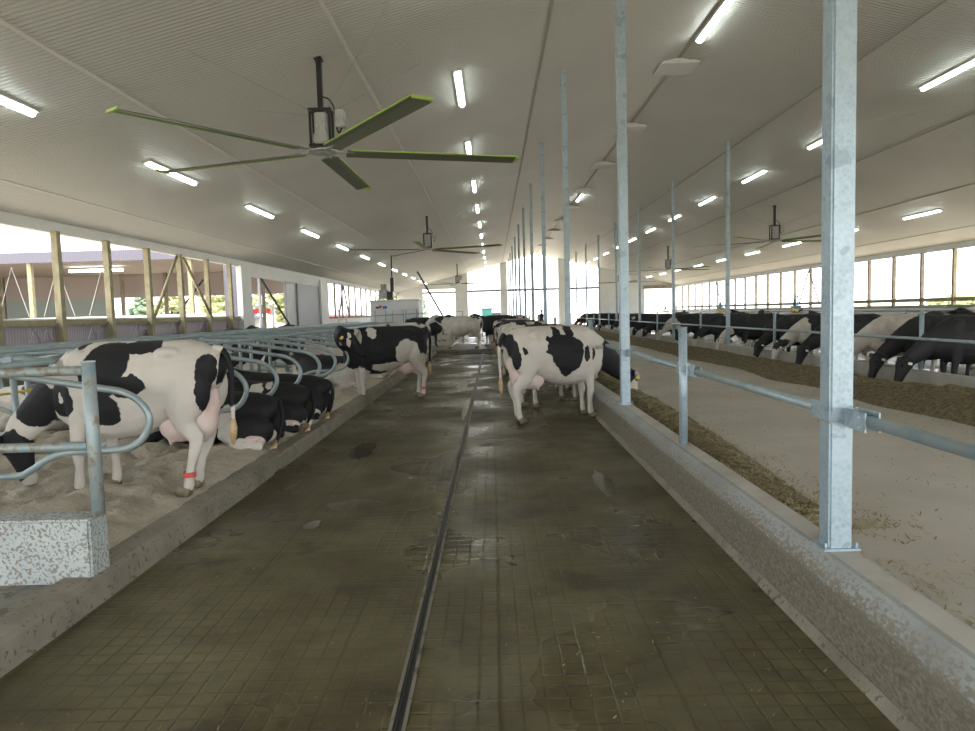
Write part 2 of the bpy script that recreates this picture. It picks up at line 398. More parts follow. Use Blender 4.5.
rel(wl, 'lower_wall', WL-.15, WL-.03, 45.8, YE, 0, 1.7, M['white'])
rel(wl, 'sill_beam', WL-.14, WL+.02, 45.8, YE, 1.7, 1.85, M['timberdark'])
for k in range(14):
    y = 48.2+2.4*k
    if y < YE: rel(wl, 'stud', WL-.06, WL+.05, y-.09, y+.09, 1.7, 4.10, M['timberdark'])
for a, b in ((50.6, 49.0), (50.8, 52.4)):
    bm = B(); tube(bm, [(.08, a, 4.0), (.08, b, 1.8)], .06, 4); obj('brace', bm, M['timberdark'], wl)
# right wall
wr = empty('wall_right', (WR, 0, 0)); tag(wr, kind='structure')
rel(wr, 'fascia_panel', WR, WR+.12, YN, YE, 4.07, cz(WR)+.03, M['white'])
rel(wr, 'lower_wall', WR+.03, WR+.15, YN, YE, 0, 1.45, M['white'])
rel(wr, 'sill_beam', WR-.02, WR+.14, YN, YE, 1.72, 1.9, M['timber'])
rel(wr, 'sill_beam', WR, WR+.14, YN, YE, 1.45, 1.56, M['timber'])
for k in range(-14, 20):
    y = 32.2+2.4*k
    if YN < y < YE: rel(wr, 'stud', WR-.05, WR+.1, y-.09, y+.05, 1.45, 4.10, M['timberdark'] if k % 7 else M['timber'])
for yc in (46.6, 65.8):
    for sgn in (-1, 1):
        bm = B(); tube(bm, [(-.08, yc, 4.0), (-.08, yc+sgn*1.4, 1.9)], .05, 4); obj('brace', bm, M['timber'], wr)
# far end wall, full-height panels between openings
we = empty('wall_back', (0, YE, 0)); tag(we, kind='structure')
def endpanel(x0, x1, z0=None, top=None, y=0, m=M['white'], name='wall_panel'):
    bm = B(); z0 = z0 or 0
    poly = [(x0, z0)] + [(x1, z0)] + [(x1, top or cz(x1))] + ([(RX, RZ)] if (x0 < RX < x1 and not top) else []) + [(x0, top or cz(x0))]
    prism(bm, poly, 0, .2); return obj(name, bm, m, we)
for a, b in ((WL, -7.9), (-4.2, -2.75), (.95, 1.75), (7.55, 8.65), (12.2, 17.3), (20.6, WR)): endpanel(a, b)
endpanel(-7.9, -4.2, 4.6); endpanel(17.3, 20.6, 4.0)
for a, b in ((-2.75, .95), (1.75, 7.55), (8.65, 12.2)):
    endpanel(a, b, 4.15, 4.4, m=M['greyside'], name='crossbeam')
endpanel(-7.9, -4.2, 4.1, 4.35, m=M['housing'], name='rolled_door')
bm = B(); box(bm, 17.2, 20.7, -.35, .1, 3.95, 4.35); obj('rolled_door', bm, M['timberdark'], we)
# ------------------------------------------------------------------ near side, unseen behind the camera: opened below its header to light the foreground
bm = B()
prism(bm, [(WL, 3.6), (WR, 3.6), (WR, cz(WR)), (RX, RZ), (WL, cz(WL))], YN-.2, YN)
for a, b in ((WL, -9), (-3.9, -3.4), (1.6, 2.0), (8.2, 8.6), (14.5, 15), (20, WR)): box(bm, a, b, YN-.2, YN, 0, 3.6)
tag(obj('wall_front', bm, M['white']), kind='structure')
# ------------------------------------------------------------------ ground outside
bm = B(); box(bm, -260, 260, -120, 420, -.4, -.12); tag(obj('ground', bm, M['ground']), kind='structure')
# ------------------------------------------------------------------ posts
PY = [3.82, 9.88, 17.2, 24.6, 31.9, 39.2, 46.6, 54, 61.4, 68.8, 76.2]
def ipost(name, x, y, z0, z1, w, label, group):
    r = empty(name, (x, y, z0), label=label, cat='post', group=group)
    bm = B(); box(bm, -w/2, w/2, -w/2, w/2, 0, z1-z0, bev=w*.09); obj('column_tube', bm, M['galv'], r)
    bm = B(); box(bm, -w/2-.035, w/2+.035, -w/2-.02, w/2+.02, 0, .012); obj('base_plate', bm, M['galv'], r)
    for sx in (-1, 1):
        bm = B(); tube(bm, [(sx*(w/2+.02), -w/2-.005, 0), (sx*(w/2+.02), -w/2-.005, .045)], .008, 6); obj('anchor_bolt', bm, M['galv'], r)
    return r
for i, y in enumerate(PY):
    lb = ['thick galvanized square roof post standing on the near end of the right kerb', 'tall galvanized roof post on the kerb right beside the head of the feeding white cow'][i] if i < 2 else \
        f'{ORD[i]} tall galvanized roof post from the camera along the kerb of the wet alley'
    p = ipost('support_post', PX+(.018 if i == 0 else 0), y, CURB, cz(PX)-.017, .128, lb, 'roof posts on the alley kerb')
    if i < 4:
        bm = B(); box(bm, -.066, .066, -.066, .066, .70, .712); obj('clamp_band', bm, M['dirtpipe'], p)
FY = [2.8, 10.5, 17.5, 24.85, 32.3, 39.7, 47.1, 54.6, 61.9, 69.2, 76.6]
for i, y in enumerate(FY[1:]):
    ipost('support_post', FX, y, CURB, cz(FX)-.017, .122, f'{ORD[i]} tall galvanized roof post from the camera along the far feed kerb', 'roof posts on the far feed kerb')
def fpost(x, y, top, label, group):
    r = empty('fence_post', (x, y, CURB), label=label, cat='post', group=group)
    bm = B(); tube(bm, [(0,0,0), (0,0,top-CURB)], .041, 14); obj('post_tube', bm, M['galv'], r)
    bm = B(); tube(bm, [(0,0,top-CURB), (0,0,top-CURB+.008)], .043, 14); obj('post_cap', bm, M['galv'], r)
    return r
fpost(PX, 6.85, 1.60, 'short round steel fence post on the kerb between the two nearest roof posts', 'short fence posts on the alley kerb')
k = 1
for y in (13.3, 20.8, 28.2, 35.5, 42.8, 50.3, 57.7):
    k += 1; fpost(PX, y, 1.60, f'{ORD[k-1]} short round fence post from the camera on the alley kerb, between tall posts', 'short fence posts on the alley kerb')
k = 0
for y in (13.65, 20.75, 28.1, 35.5, 42.9, 50.3, 57.7):
    fpost(FX, y, 1.60, f'{ORD[k]} short round fence post from the camera on the far feed kerb', 'short fence posts on the far kerb'); k += 1
def rail(x, y0, y1, z, lab, group, brackets=True):
    r = empty('feed_rail', (x, y0, z), label=lab, cat='rail', group=group)
    L = y1-y0
    bm = B(); tube(bm, [(0, .16 if brackets else 0, 0), (0, L-.16 if brackets else L, 0)], .031, 12); obj('pipe', bm, M['pipe'], r)
    if brackets:
        for yy, s in ((.04, 1), (L-.04, -1)):
            bm = B()
            for dx in (-.036, .036):
                box(bm, dx-.004, dx+.004, min(yy, yy+s*.2), max(yy, yy+s*.2), -.05, .05)
            box(bm, -.036, .036, min(yy+s*.0, yy+s*.01), max(yy+s*.0, yy+s*.01), -.05, .05)
            b = obj('bracket', bm, M['galv'], r)
            bm = B(); tube(bm, [(-.055, yy+s*.15, .02), (.055, yy+s*.15, .02)], .008, 6); tube(bm, [(-.055, yy+s*.15, -.03), (.055, yy+s*.15, -.03)], .008, 6); obj('bolt', bm, M['galv'], b)
    return r
ry = [-2.0, 3.82, 6.85, 9.88, 13.3, 17.2, 20.8, 24.6, 28.2, 31.9, 39.2, 46.6, 54, 61.4]
ways = ['from the thickest roof post towards the camera at the right edge', 'between the thickest roof post and the short round post', 'between the short round post and the post by the white cow']
for i in range(len(ry)-1):
    lb = 'galvanized feed rail running ' + ways[i] if i < 3 else f'{ORD[i]} length of feed rail from the camera along the alley kerb'
    rail(PX+.055, ry[i]+.06, ry[i+1]-.06, 1.19, lb, 'feed rails along the alley kerb')
for i in range(len(FY)-1):
    rail(FX-.055 if False else FX-.09, FY[i], FY[i+1]-.01, 1.06, f'{ORD[i]} length of grey rail from the camera above the far feed kerb', 'feed rails along the far kerb', False)
# ------------------------------------------------------------------ stalls on the left
def loopdiv(x_tip, s):
    """s=+1 opens towards +x; x measured from tip backwards"""
    pts = [(-2.05,0,1.47), (-1.5,0,1.42), (-1.0,0,1.345), (-.62,0,1.28), (-.36,0,1.235), (-.22,0,1.205), (-.10,0,1.14), (-.025,0,1.05), (0,0,.95), (-.03,0,.85), (-.10,0,.765), (-.21,0,.715), (-.36,0,.70), (-.7,0,.69), (-.9,0,.64), (-1.08,0,.53), (-1.25,0,.49), (-2.05,0,.49)]
    bm = B(); tube(bm, [V((p.x*s, p.y, p.z)) for p in spline(pts, 4)], .031, 10, up=(0,1,0)); return bm
def divider(x, y, s, label, group):
    r = empty('stall_divider', (x, y, .15), label=label, cat='stall divider', group=group)
    a = obj('loop_pipe', loopdiv(0, s), M['pipe'], r); a.location.z = -.15
    bm = B(); tube(bm, [(-2.02*s, .04, 0), (-2.02*s, .04, 1.36)], .035, 10); obj('upright', bm, M['pipe'], r)
    bm = B(); box(bm, -2.07*s if s > 0 else 1.97, -1.97*s if s > 0 else 2.07, -.04, .08, 1.25, 1.33); obj('clamp', bm, M['galv'], r)
    return r
LY = [6.0+1.2*k for k in range(21)]
d0 = None
for i, y in enumerate(LY):
    lb = 'curved pipe stall loop right behind the first steel post, before the standing white cow' if i == 0 else f'{ORD[i]} curved stall loop from the camera, row beside the wet alley'
    if d0 is None: d0 = divider(-3.0, y, 1, lb, 'stall loops beside the wet alley')
    else:
        c = copytree(d0); c.location.y = y; c['label'] = lb
d1 = None
for i, y in enumerate(LY):
    lb = f'{ORD[i]} stall loop from the camera in the row nearer the left wall'
    if d1 is None: d1 = divider(-7.7, y, -1, lb, 'stall loops nearer the left wall')
    else:
        c = copytree(d1); c.location.y = y; c['label'] = lb
def longrail(x, z, y0, y1, label, r=.03, m='pipe'):
    bm = B(); tube(bm, [(x, y, z) for y in (y0, (y0+y1)/2, y1)], r, 10); return tag(obj('stall_rail', bm, M[m]), label, 'rail')
longrail(-4.2, 1.46, 4.5, 30.1, 'long neck rail lying over the stall loops beside the wet alley')
longrail(-5.0, 1.545, 4.5, 30.1, 'long top rail over the head end of the near stall row')
longrail(-5.75, 1.545, 4.5, 30.1, 'long top rail over the head end of the stall row nearer the wall')
longrail(-6.5, 1.46, 4.5, 30.1, 'long neck rail over the stall loops nearer the left wall')
for k, y in enumerate([5.2+2.4*i for i in range(11)]):
    bm = B(); tube(bm, [(-6.55, y, 1.50), (-4.15, y, 1.50)], .022, 8)
    tag(obj('cross_pipe', bm, M['pipe']), f'{ORD[k]} thin pipe from the camera tying the stall top rails together', 'pipe', 'cross pipes of the stall rails')
# first post and its two rails
r = empty('stall_post', (-2.62, 4.49, .55), label='dirty round steel post on the end of the low concrete wall at left', cat='post')
bm = B(); tube(bm, [(0,0,0), (0,0,1.0)], .041, 16); obj('post_tube', bm, M['dirtpipe'], r)
bm = B(); tube(bm, [(0,0,1.0), (0,0,1.012)], .044, 16); obj('post_cap', bm, M['galv'], r)
for z, lb in ((1.50, 'upper horizontal pipe joined to the first steel post at left'), (1.005, 'lower horizontal pipe joined to the first steel post at left')):
    bm = B(); tube(bm, [(-2.66, 4.5, z), (-7.9, 4.5, z)], .031, 12); tag(obj('stall_rail', bm, M['dirtpipe']), lb, 'rail', 'end rails of the stall block')
bm = B(); tube(bm, spline([(-5.065, 5.9, 1.15), (-5.068, 7.2, 1.10), (-5.065, 8.5, 1.12)], 4), .014, 6)
tag(obj('water_hose', bm, M['yellow']), 'thin yellow hose strung along the head end of the stalls', 'hose')
# ------------------------------------------------------------------ ceiling lamps
def lampgeo(r, L, w):
    bm = B(); box(bm, -w/2-.03, w/2+.03, -L/2-.03, L/2+.03, -.045, .03); obj('housing', bm, M['housing'], r)
    bm = B(); box(bm, -w/2, w/2, -L/2, L/2, -.105, -.046, bev=.03); obj('diffuser', bm, M['tube'], r)
def lamp(x, y, L, label, group):
    r = empty('ceiling_lamp', (x, y, cz(x)), label=label, cat='lamp', group=group)
    r.rotation_euler = (0, -math.atan(SL)*(1 if x < RX else -1), 0)
    lampgeo(r, L, .12); return r
rows = [(-7.28, 'row nearest the left wall'), (-.61, 'row over the wet alley'), (10.6, 'row just right of the ridge'), (17.3, 'row nearest the right wall')]
for x, nm in rows:
    for k in range(12):
        y = 10.25+6.1*k
        if y > YE-1: continue
        first = lamp(x, y, 2.4, f'{ORD[k]} long fluorescent ceiling lamp from the camera in the {nm}', 'lamps in the '+nm)
for y, lb in ((16.45, 'long fluorescent lamp at the roof ridge nearest the camera, at the top edge'), (41.0, 'small distant fluorescent lamp at the roof ridge among the white vents')):
    r = empty('ceiling_lamp', (RX+.14, y, RZ-.05), label=lb, cat='lamp', group='lamps at the ridge'); lampgeo(r, 2.4, .15)
for k in range(9):
    y = 19.4+6.3*k
    r = empty('ridge_vent', (RX+.05, y, RZ-.12), label=f'{ORD[k]} white square ridge vent from the camera', cat='vent', group='white ridge vents')
    bm = B(); box(bm, -.5, .5, -.5, .5, -.05, .02, bev=.01); obj('vent_plate', bm, M['white'], r)
    bm = B(); box(bm, -.42, .42, -.42, .42, .02, .14); obj('vent_collar', bm, M['white'], r)
# ------------------------------------------------------------------ big fans
def fan(x, y, zh, a0, label, group, stay=True):
    zc_ = cz(x); r = empty('ceiling_fan', (x, y, zh), label=label, cat='fan', group=group)
    bm = B(); box(bm, -.045, .045, -.045, .045, .62, zc_-zh+.01); obj('down_rod', bm, M['black'], r)
    bm = B(); box(bm, -.07, .07, -.07, .07, zc_-zh-.06, zc_-zh-.03); obj('ceiling_plate', bm, M['black'], r)
    bm = B()
    for sx in (-.17, .17):
        for sy in (-.12, .12): box(bm, sx-.02, sx+.02, sy-.02, sy+.02, .1, .72)
    box(bm, -.2, .2, -.15, .15, .70, .74); box(bm, -.2, .2, -.15, .15, .08, .12); obj('motor_frame', bm, M['black'], r)
    bm = B(); box(bm, -.11, .11, -.1, .1, .2, .68, bev=.02); box(bm, -.13, .13, -.13, .13, .14, .32, bev=.02); g = obj('gearbox', bm, M['grey'], r)
    bm = B(); box(bm, .26, .42, -.1, .1, .42, .72, bev=.01); obj('control_box', bm, M['grey'], r)
    bm = B(); tube(bm, spline([(.04, -.05, .95), (.16, -.05, .9), (.24, -.04, .75), (.25, 0, .5), (.3, 0, .34), (.36, 0, .42)], 5), .014, 6); obj('power_cable', bm, M['black'], r)
    bm = B(); tube(bm, [(0,0,-.02), (0,0,.1)], .12, 14); tube(bm, [(0,0,.0), (0,0,.03)], .27, 10); obj('hub', bm, M['grey'], r)
    for k in range(5):
        a = math.radians(a0+72*k); h = empty_child('blade', r, a)
        bm = B(); pr = [(.15,.0), (.09,.02), (-.06,.016), (-.17,-.02), (-.06,.002), (.08,.002)]
        tw = math.radians(-13)
        def sec(xx, s): return [bm.verts.new((xx, (p*math.cos(tw)-q*math.sin(tw))*s, (p*math.sin(tw)+q*math.cos(tw))*s)) for p, q in pr]
        ra = sec(.42, 1.0); rb = sec(3.58, 1.0); nn = len(pr)
        for i in range(nn):
            j = (i+1) % nn; bm.faces.new((ra[i], ra[j], rb[j], rb[i]))
        bm.faces.new(ra); bm.faces.new(rb)
        rot = Matrix.Rotation(a, 4, 'Z'); bmesh.ops.transform(bm, matrix=rot, verts=bm.verts)
        bl = obj('blade', bm, M['blade'], r)
        bm = B(); y1 = -.17*math.cos(tw); z1 = -.17*math.sin(tw)
        box(bm, .5, 3.58, y1-.02, y1+.012, z1-.028, z1-.008); box(bm, 3.58, 3.62, -.17, .15, -.02, .02)
        bmesh.ops.transform(bm, matrix=rot, verts=bm.verts); obj('edge_strip', bm, M['lime'], bl)
        bm = B(); box(bm, .12, .55, -.04, .04, .005, .03); bmesh.ops.transform(bm, matrix=rot, verts=bm.verts); obj('blade_clamp', bm, M['grey'], bl)
    if stay:
        for k in range(4):
            a = math.radians(45+90*k); dx, dy = 2.3*math.cos(a), 2.3*math.sin(a)
            bm = B(); tube(bm, [(.1*math.cos(a), .1*math.sin(a), .66), (dx, dy, cz(x+dx)-zh)], .004, 4); obj('stay_wire', bm, M['grey'], r)
    return r
def empty_child(*a): return None
fan(-2.92, 12.6, 4.70, 17, 'large five-bladed ceiling fan with lime edges hanging nearest the camera', 'big ceiling fans')
fan(-2.92, 32.8, 4.8, -20, 'second five-bladed ceiling fan on the left side, over the far stalls', 'big ceiling fans')
fan(-3.1, 64, 4.5, 30, 'small distant ceiling fan before the left openings of the end wall', 'big ceiling fans')
fan(13.08, 32.7, 4.7, 8, 'largest ceiling fan right of the ridge, seen between two roof posts', 'big ceiling fans')
fan(13.08, 52.3, 4.6, 20, 'middle ceiling fan right of the ridge, seen left of a far post', 'big ceiling fans')
fan(13.08, 72, 4.5, 0, 'farthest ceiling fan right of the ridge', 'big ceiling fans')
# ------------------------------------------------------------------ cows
def remesh(bm, vox, sm=3):
    me = bpy.data.meshes.new('tmp'); bmesh.ops.recalc_face_normals(bm, faces=bm.faces[:]); bm.to_mesh(me); bm.free()
    o = bpy.data.objects.new('tmp', me); C.objects.link(o)
    r = o.modifiers.new('r', 'REMESH'); r.mode = 'VOXEL'; r.voxel_size = vox; r.use_smooth_shade = True
    s = o.modifiers.new('s', 'SMOOTH'); s.iterations = sm; s.factor = .5
    bpy.context.view_layer.update(); dg = bpy.context.evaluated_depsgraph_get()
    out = bpy.data.meshes.new_from_object(o.evaluated_get(dg)); out.name = 'body'
    for p in out.polygons: p.use_smooth = True
    bpy.data.objects.remove(o); bpy.data.meshes.remove(me); return out
TR = [(-.90,1.22,.10,.09), (-.84,1.18,.17,.17), (-.74,1.14,.235,.25), (-.58,1.10,.265,.335), (-.35,1.05,.30,.385), (-.1,.995,.345,.44), (.12,.975,.355,.46), (.34,.98,.33,.455), (.50,.995,.285,.425), (.62,.985,.225,.365), (.72,.955,.17,.29), (.80,.92,.11,.19)]
def trunk(bm, dz=0, lie=False):
    n = 20; rings = []
    for x, z, w, h in TR:
        if x < 0: x *= .94
        if lie:
            q = .70 + .13*max(0, min(1, (x+.8)/1.5)); z = (z+dz)*q - dz; h *= q; w *= 1.12
        ring = []
        for k in range(n):
            a = 2*math.pi*k/n; c, s = math.cos(a), math.sin(a)
            e = .82 if x < -.3 else .92
            yy = w*math.copysign(abs(c)**e, c); zz = h*math.copysign(abs(s)**e, s)
            if s > .3: yy *= 1-.28*(s-.3)           # roof towards the spine
            if lie and s < 0: yy *= 1.12
            ring.append(bm.verts.new((x, yy, z+dz+zz)))
        rings.append(ring)
    for i in range(len(rings)-1):
        for k in range(n): bm.faces.new((rings[i][k], rings[i][(k+1)%n], rings[i+1][(k+1)%n], rings[i+1][k]))
    bm.faces.new(rings[0]); bm.faces.new(rings[-1])
def head_geo(bm, poll, nose, side, sc=1.0):
    """poll, nose: points; side: unit vector to the cow's left ear"""
    P, N = V(poll), V(nose); d = (N-P).normalized(); side = V(side); side = (side - d*side.dot(d)).normalized(); up = d.cross(side)*-1
    up = side.cross(d) if False else d.cross(side); up = -up if up.dot(V((0,0,1)) + V((.001,0,0))) < 0 and abs(d.z) < .85 else up
    L = (N-P).length
    prof = [(-.14,.055,.065), (-.03,.105,.12), (.10,.122,.15), (.28,.115,.15), (.46,.09,.125), (.64,.074,.10), (.82,.074,.086), (.95,.082,.078), (1.06,.058,.05)]
    tube(bm, [P + d*L*t for t, _, _ in prof], [(a, b) for _, a, b in prof], 12, up=tuple(up))
    for s in (-1, 1):
        e0 = P + side*s*.08 + up*.04 + d*.02
        tube(bm, [e0, e0+side*s*.08-d*.02, e0+side*s*.17-d*.01-up*.02, e0+side*s*.24+d*.01-up*.045], [(.022,.03), (.03,.055), (.028,.055), (.014,.02)], 8, up=tuple(d))
    return d, side, up, L
def cow(name, loc, rz, label, group=None, pose='feed', coatm=None, thr=(.45,.3,1), vox=.022, scale=1.0, head=None, band=None, tailswing=0, muz=True, legs=None, parts=True):
    r = empty('cow', loc, rz, label=label, cat='cow', group=group); r.scale = (scale,)*3
    build_cow(r, pose, coatm or M['coat'], vox, head, band, tailswing, legs or {}, parts)
    for c in r.children:
        c.color = (*thr, 1)
    return r
def build_cow(r, pose, cm, vox, head, band, ts, legs, parts):
    bm = B(); lie = pose.startswith('lie'); dz = -.47 if lie else 0
    trunk(bm, dz, lie)
    for s in (-1, 1):
        if not lie:
            ball(bm, (-.42, s*.20, 1.325), (.12,.07,.055), 10); ball(bm, (-.80, s*.11, 1.27), (.05,.05,.06), 8)
            ball(bm, (.46, s*.185, 1.10), (.16,.09,.28), 12)
    hooves = []
    if not lie:
        for s in (-1, 1):
            o = legs.get(('h', s), 0)
            ball(bm, (-.60, s*.165, 1.0), (.20,.125,.28), 12)
            pts = [(-.58,s*.17,1.0), (-.52,s*.185,.82), (-.59+o*.3,s*.17,.66), (-.73+o*.6,s*.155,.54), (-.735+o*.75,s*.155,.46), (-.705+o*.9,s*.155,.30), (-.695+o,s*.155,.17), (-.69+o,s*.155,.12), (-.67+o,s*.155,.07)]
            tube(bm, pts, [(.12,.17), (.105,.16), (.072,.105), (.052,.078), (.048,.062), (.036,.040), (.044,.044), (.048,.048), (.044,.046)], 12, up=(1,0,0))
            hooves.append((-.635+o, s*.155, 0))
            o = legs.get(('f', s), 0)
            pts = [(.46,s*.19,1.0), (.45,s*.195,.80), (.48+o*.4,s*.185,.64), (.505+o*.7,s*.175,.47), (.505+o*.75,s*.17,.42), (.495+o*.9,s*.165,.28), (.50+o,s*.165,.16), (.505+o,s*.165,.11), (.52+o,s*.165,.07)]
            tube(bm, pts, [(.10,.15), (.09,.125), (.062,.08), (.052,.058), (.054,.060), (.036,.038), (.044,.044), (.048,.048), (.044,.046)], 12, up=(1,0,0))
            hooves.append((.555+o, s*.165, 0))
    else:
        for s in (-1, 1):
            ball(bm, (-.46, s*.25, .24), (.38,.19,.24), 12)
            tube(bm, [(-.2,s*.36,.25), (-.45,s*.42,.13), (-.68,s*.42,.09), (-.74,s*.42,.07)], [.10,.075,.055,.05], 10)
            tube(bm, [(-.72,s*.43,.07), (-.5,s*.49,.055), (-.22,s*.50,.05), (-.1,s*.50,.045)], [.05,.042,.045,.05], 10)
            hooves.append((-.05, s*.50, 0))
            tube(bm, [(.5,s*.2,.42), (.62,s*.25,.25), (.80,s*.26,.12), (.86,s*.26,.08)], [.14,.10,.07,.06], 10)
            tube(bm, [(.84,s*.27,.07), (.62,s*.32,.055), (.45,s*.33,.05)], [.05,.042,.045], 10)
            hooves.append((.40, s*.33, 0))
    # neck and head
    H = {'feed': dict(neck=[(.52,0,1.10), (.78,0,.97), (1.0,0,.80), (1.20,0,.66)], poll=(1.27,0,.64), nose=(1.42,0,.20), side=(0,1,0)),
         'feedlow': dict(neck=[(.52,0,1.10), (.78,0,.95), (1.0,0,.77), (1.22,0,.62)], poll=(1.30,0,.60), nose=(1.36,0,.14), side=(0,1,0)),
         'sniff': dict(neck=[(.52,0,1.12), (.78,0,.98), (1.0,0,.80), (1.22,0,.62)], poll=(1.30,0,.56), nose=(1.17,0,.10), side=(0,1,0)),
         'stand': dict(neck=[(.52,0,1.12), (.80,0,1.20), (1.03,0,1.33), (1.18,0,1.40)], poll=(1.22,0,1.40), nose=(1.60,0,1.12), side=(0,1,0)),
         'back': dict(neck=[(.52,0,1.12), (.76,.06,1.20), (.90,.22,1.30), (.90,.40,1.32)], poll=(.87,.46,1.30), nose=(.56,.68,.92), side=(-.6,-.8,0)),
         'lie': dict(neck=[(.50,0,.56), (.76,0,.66), (.96,0,.78), (1.12,0,.86)], poll=(1.16,0,.87), nose=(1.52,0,.60), side=(0,1,0))}[head or ('lie' if pose == 'lie' else pose)]
    nk = spline(H['neck'] + [H['poll']], 4); nn = len(nk)
    rad = [(.165-(.09*i/(nn-1)), (.29 if not lie else .24)-((.175 if not lie else .13)*min(1, (i/(nn-1))**.75))) for i in range(nn)]
    tube(bm, nk, rad, 14, up=(0,0,1) if abs((nk[-1]-nk[0]).normalized().z) < .85 else (1,0,0))
    d, side, up, L = head_geo(bm, H['poll'], H['nose'], H['side'])
    me = remesh(bm, vox); me.materials.append(cm)
    b = bpy.data.objects.new('body', me); C.objects.link(b); b.parent = r
    if not parts: return
    P = V(H['poll'])
    for s in (-1, 1):
        bm = B(); ball(bm, P + d*L*.30 + side*s*.098 + up*.07, .024, 8); obj('eye', bm, M['eye'], b, True)
        e = P + side*s*.24 + up*.02 + d*.02
        bm = B(); box(bm, -.022, .022, -.022, .022, -.03, .03, bev=.005)
        rot = Matrix.Translation(e + d*.05) @ d.to_track_quat('Y', 'Z').to_matrix().to_4x4()
        bmesh.ops.transform(bm, matrix=rot, verts=bm.verts); obj('ear_tag', bm, M['wtag'] if s > 0 else M['tag'], b)
    # hooves
    for hx, hy, hz in hooves:
        bm = B()
        for q in (-.026, .026):
            tube(bm, [(hx-.065, hy+q, .045), (hx-.02, hy+q, .055), (hx+.03, hy+q, .05), (hx+.06, hy+q*.8, .024)], [(.024,.044), (.029,.053), (.028,.045), (.017,.02)], 8, up=(0,0,1))
        for v in bm.verts: v.co.z = max(v.co.z, 0)
        obj('hoof', bm, M['hoof'], r, True)
    # udder
    bm = B()
    if not lie:
        ball(bm, (-.40,0,.64), (.20,.17,.16), 14); ball(bm, (-.58,0,.72), (.19,.16,.24), 14); ball(bm, (-.70,0,.86), (.10,.085,.18), 12)
        for tx in (-.60, -.34):
            for ty in (-.085, .085): tube(bm, [(tx, ty, .56), (tx, ty, .50), (tx+.005, ty, .455)], [.034,.022,.014], 8)
    else:
        ball(bm, (-.58,.31,.13), (.17,.17,.10), 14); ball(bm, (-.60,0,.13), (.16,.3,.10), 14)
        for tx in (-.68, -.52): tube(bm, [(tx, .44, .15), (tx, .51, .13)], [.025,.014], 8)
    ume = remesh(bm, .02 if vox < .025 else .03, 4); ume.name = 'udder'; ume.materials.append(M['pink'])
    u = bpy.data.objects.new('udder', ume); C.objects.link(u); u.parent = r
    # tail
    bm = B()
    if not lie: tp = spline([(-.76,0,1.35), (-.86,ts*.1,1.31), (-.91,ts*.4,1.14), (-.90,ts*.8,.90), (-.89,ts,.66)], 5)
    else: tp = spline([(-.74,0,.60), (-.84,.03,.56), (-.90,.10,.40), (-.88,.16,.2), (-.84,.22,.07)], 5)
    n = len(tp); tube(bm, tp, [.038-.02*i/(n-1) for i in range(n)], 8); t = obj('tail', bm, cm, r, True)
    e = tp[-1]; bm = B()
    if not lie: tube(bm, [e+V((0,0,.04)), e-V((0,0,.06)), e-V((-.005,0,.15)), e-V((-.01,0,.22))], [.018,.038,.032,.01], 8)
    else: tube(bm, [e+V((0,0,.03)), e+V((0,.06,-.04)), e+V((.03,.16,-.05))], [.018,.032,.01], 8)
    obj('switch', bm, M['switch'], t, True)
    if band:
        bm = B(); x, s = band
        z0 = .2; cx_ = -.698 + legs.get(('h', s), 0)
        rings = []
        for z in (.185, .235):
            rings.append([(cx_+.056*math.cos(a), s*.155+.056*math.sin(a), z) for a in [2*math.pi*k/16 for k in range(16)]])
        vs = [[bm.verts.new(p) for p in q] for q in rings]
        for k in range(16): bm.faces.new((vs[0][k], vs[0][(k+1)%16], vs[1][(k+1)%16], vs[1][k]))
        obj('leg_band', bm, M['band'], b)
A_ = .30
coatA = coat('main_alley_cow_coat', WH, [      # its right side faces the camera (y<0)
    (BK,(.05,-.35,1.04),(.275,.24,.32)), (BK,(-.16,-.3,1.14),(.12,.2,.16)), (BK,(-.09,-.25,1.33),(.07,.25,.14)), (BK,(.13,-.25,1.36),(.08,.25,.13)), (BK,(-.24,-.3,1.24),(.06,.2,.05)), (BK,(-.24,-.3,1.06),(.055,.2,.035)),
    (BK,(.03,-.33,.76),(.10,.15,.10)), (BK,(.375,-.3,1.0),(.052,.2,.125)), (BK,(.50,-.26,.98),(.035,.2,.10)), (BK,(-.62,-.28,1.08),(.032,.15,.07)),
    (BK,(-.83,-.14,1.22),(.10,.17,.15)), (BK,(-.78,-.18,1.08),(.075,.16,.2)), (BK,(-.74,-.2,.94),(.055,.15,.15)), (BK,(-.88,.0,1.26),(.08,.12,.14)), (BK,(1.08,0,.86),(.44,.3,.48)), (WH,(1.36,0,.50),(.035,.05,.2)), (PK,(1.41,0,.14),(.1,.1,.06)),
    (BK,(.1,.35,1.1),(.4,.2,.25))])
coatL = coat('left_cow_coat', WH, [             # its left side faces the camera (y>0)
    (BK,(.14,.2,1.18),(.24,.35,.30)), (BK,(-.17,.15,1.39),(.19,.3,.085)), (BK,(-.09,.3,1.04),(.19,.2,.10)), (BK,(.14,.3,.82),(.18,.2,.15)), (BK,(.45,.1,1.40),(.06,.2,.05)),
    (BK,(.64,.25,.92),(.20,.2,.19)), (WH,(.62,.3,.94),(.035,.2,.06)), (BK,(.98,.1,.88),(.24,.35,.24)), (BK,(1.25,0,.37),(.17,.3,.27)), (WH,(1.14,.0,.64),(.08,.3,.07)), (WH,(1.30,0,.30),(.03,.03,.3)), (PK,(1.34,0,.05),(.1,.1,.06)),
    (BK,(-.78,.18,1.14),(.09,.13,.19)), (BK,(-.75,.2,.98),(.06,.12,.18)), (BK,(-.90,-.02,1.10),(.12,.12,.30))])
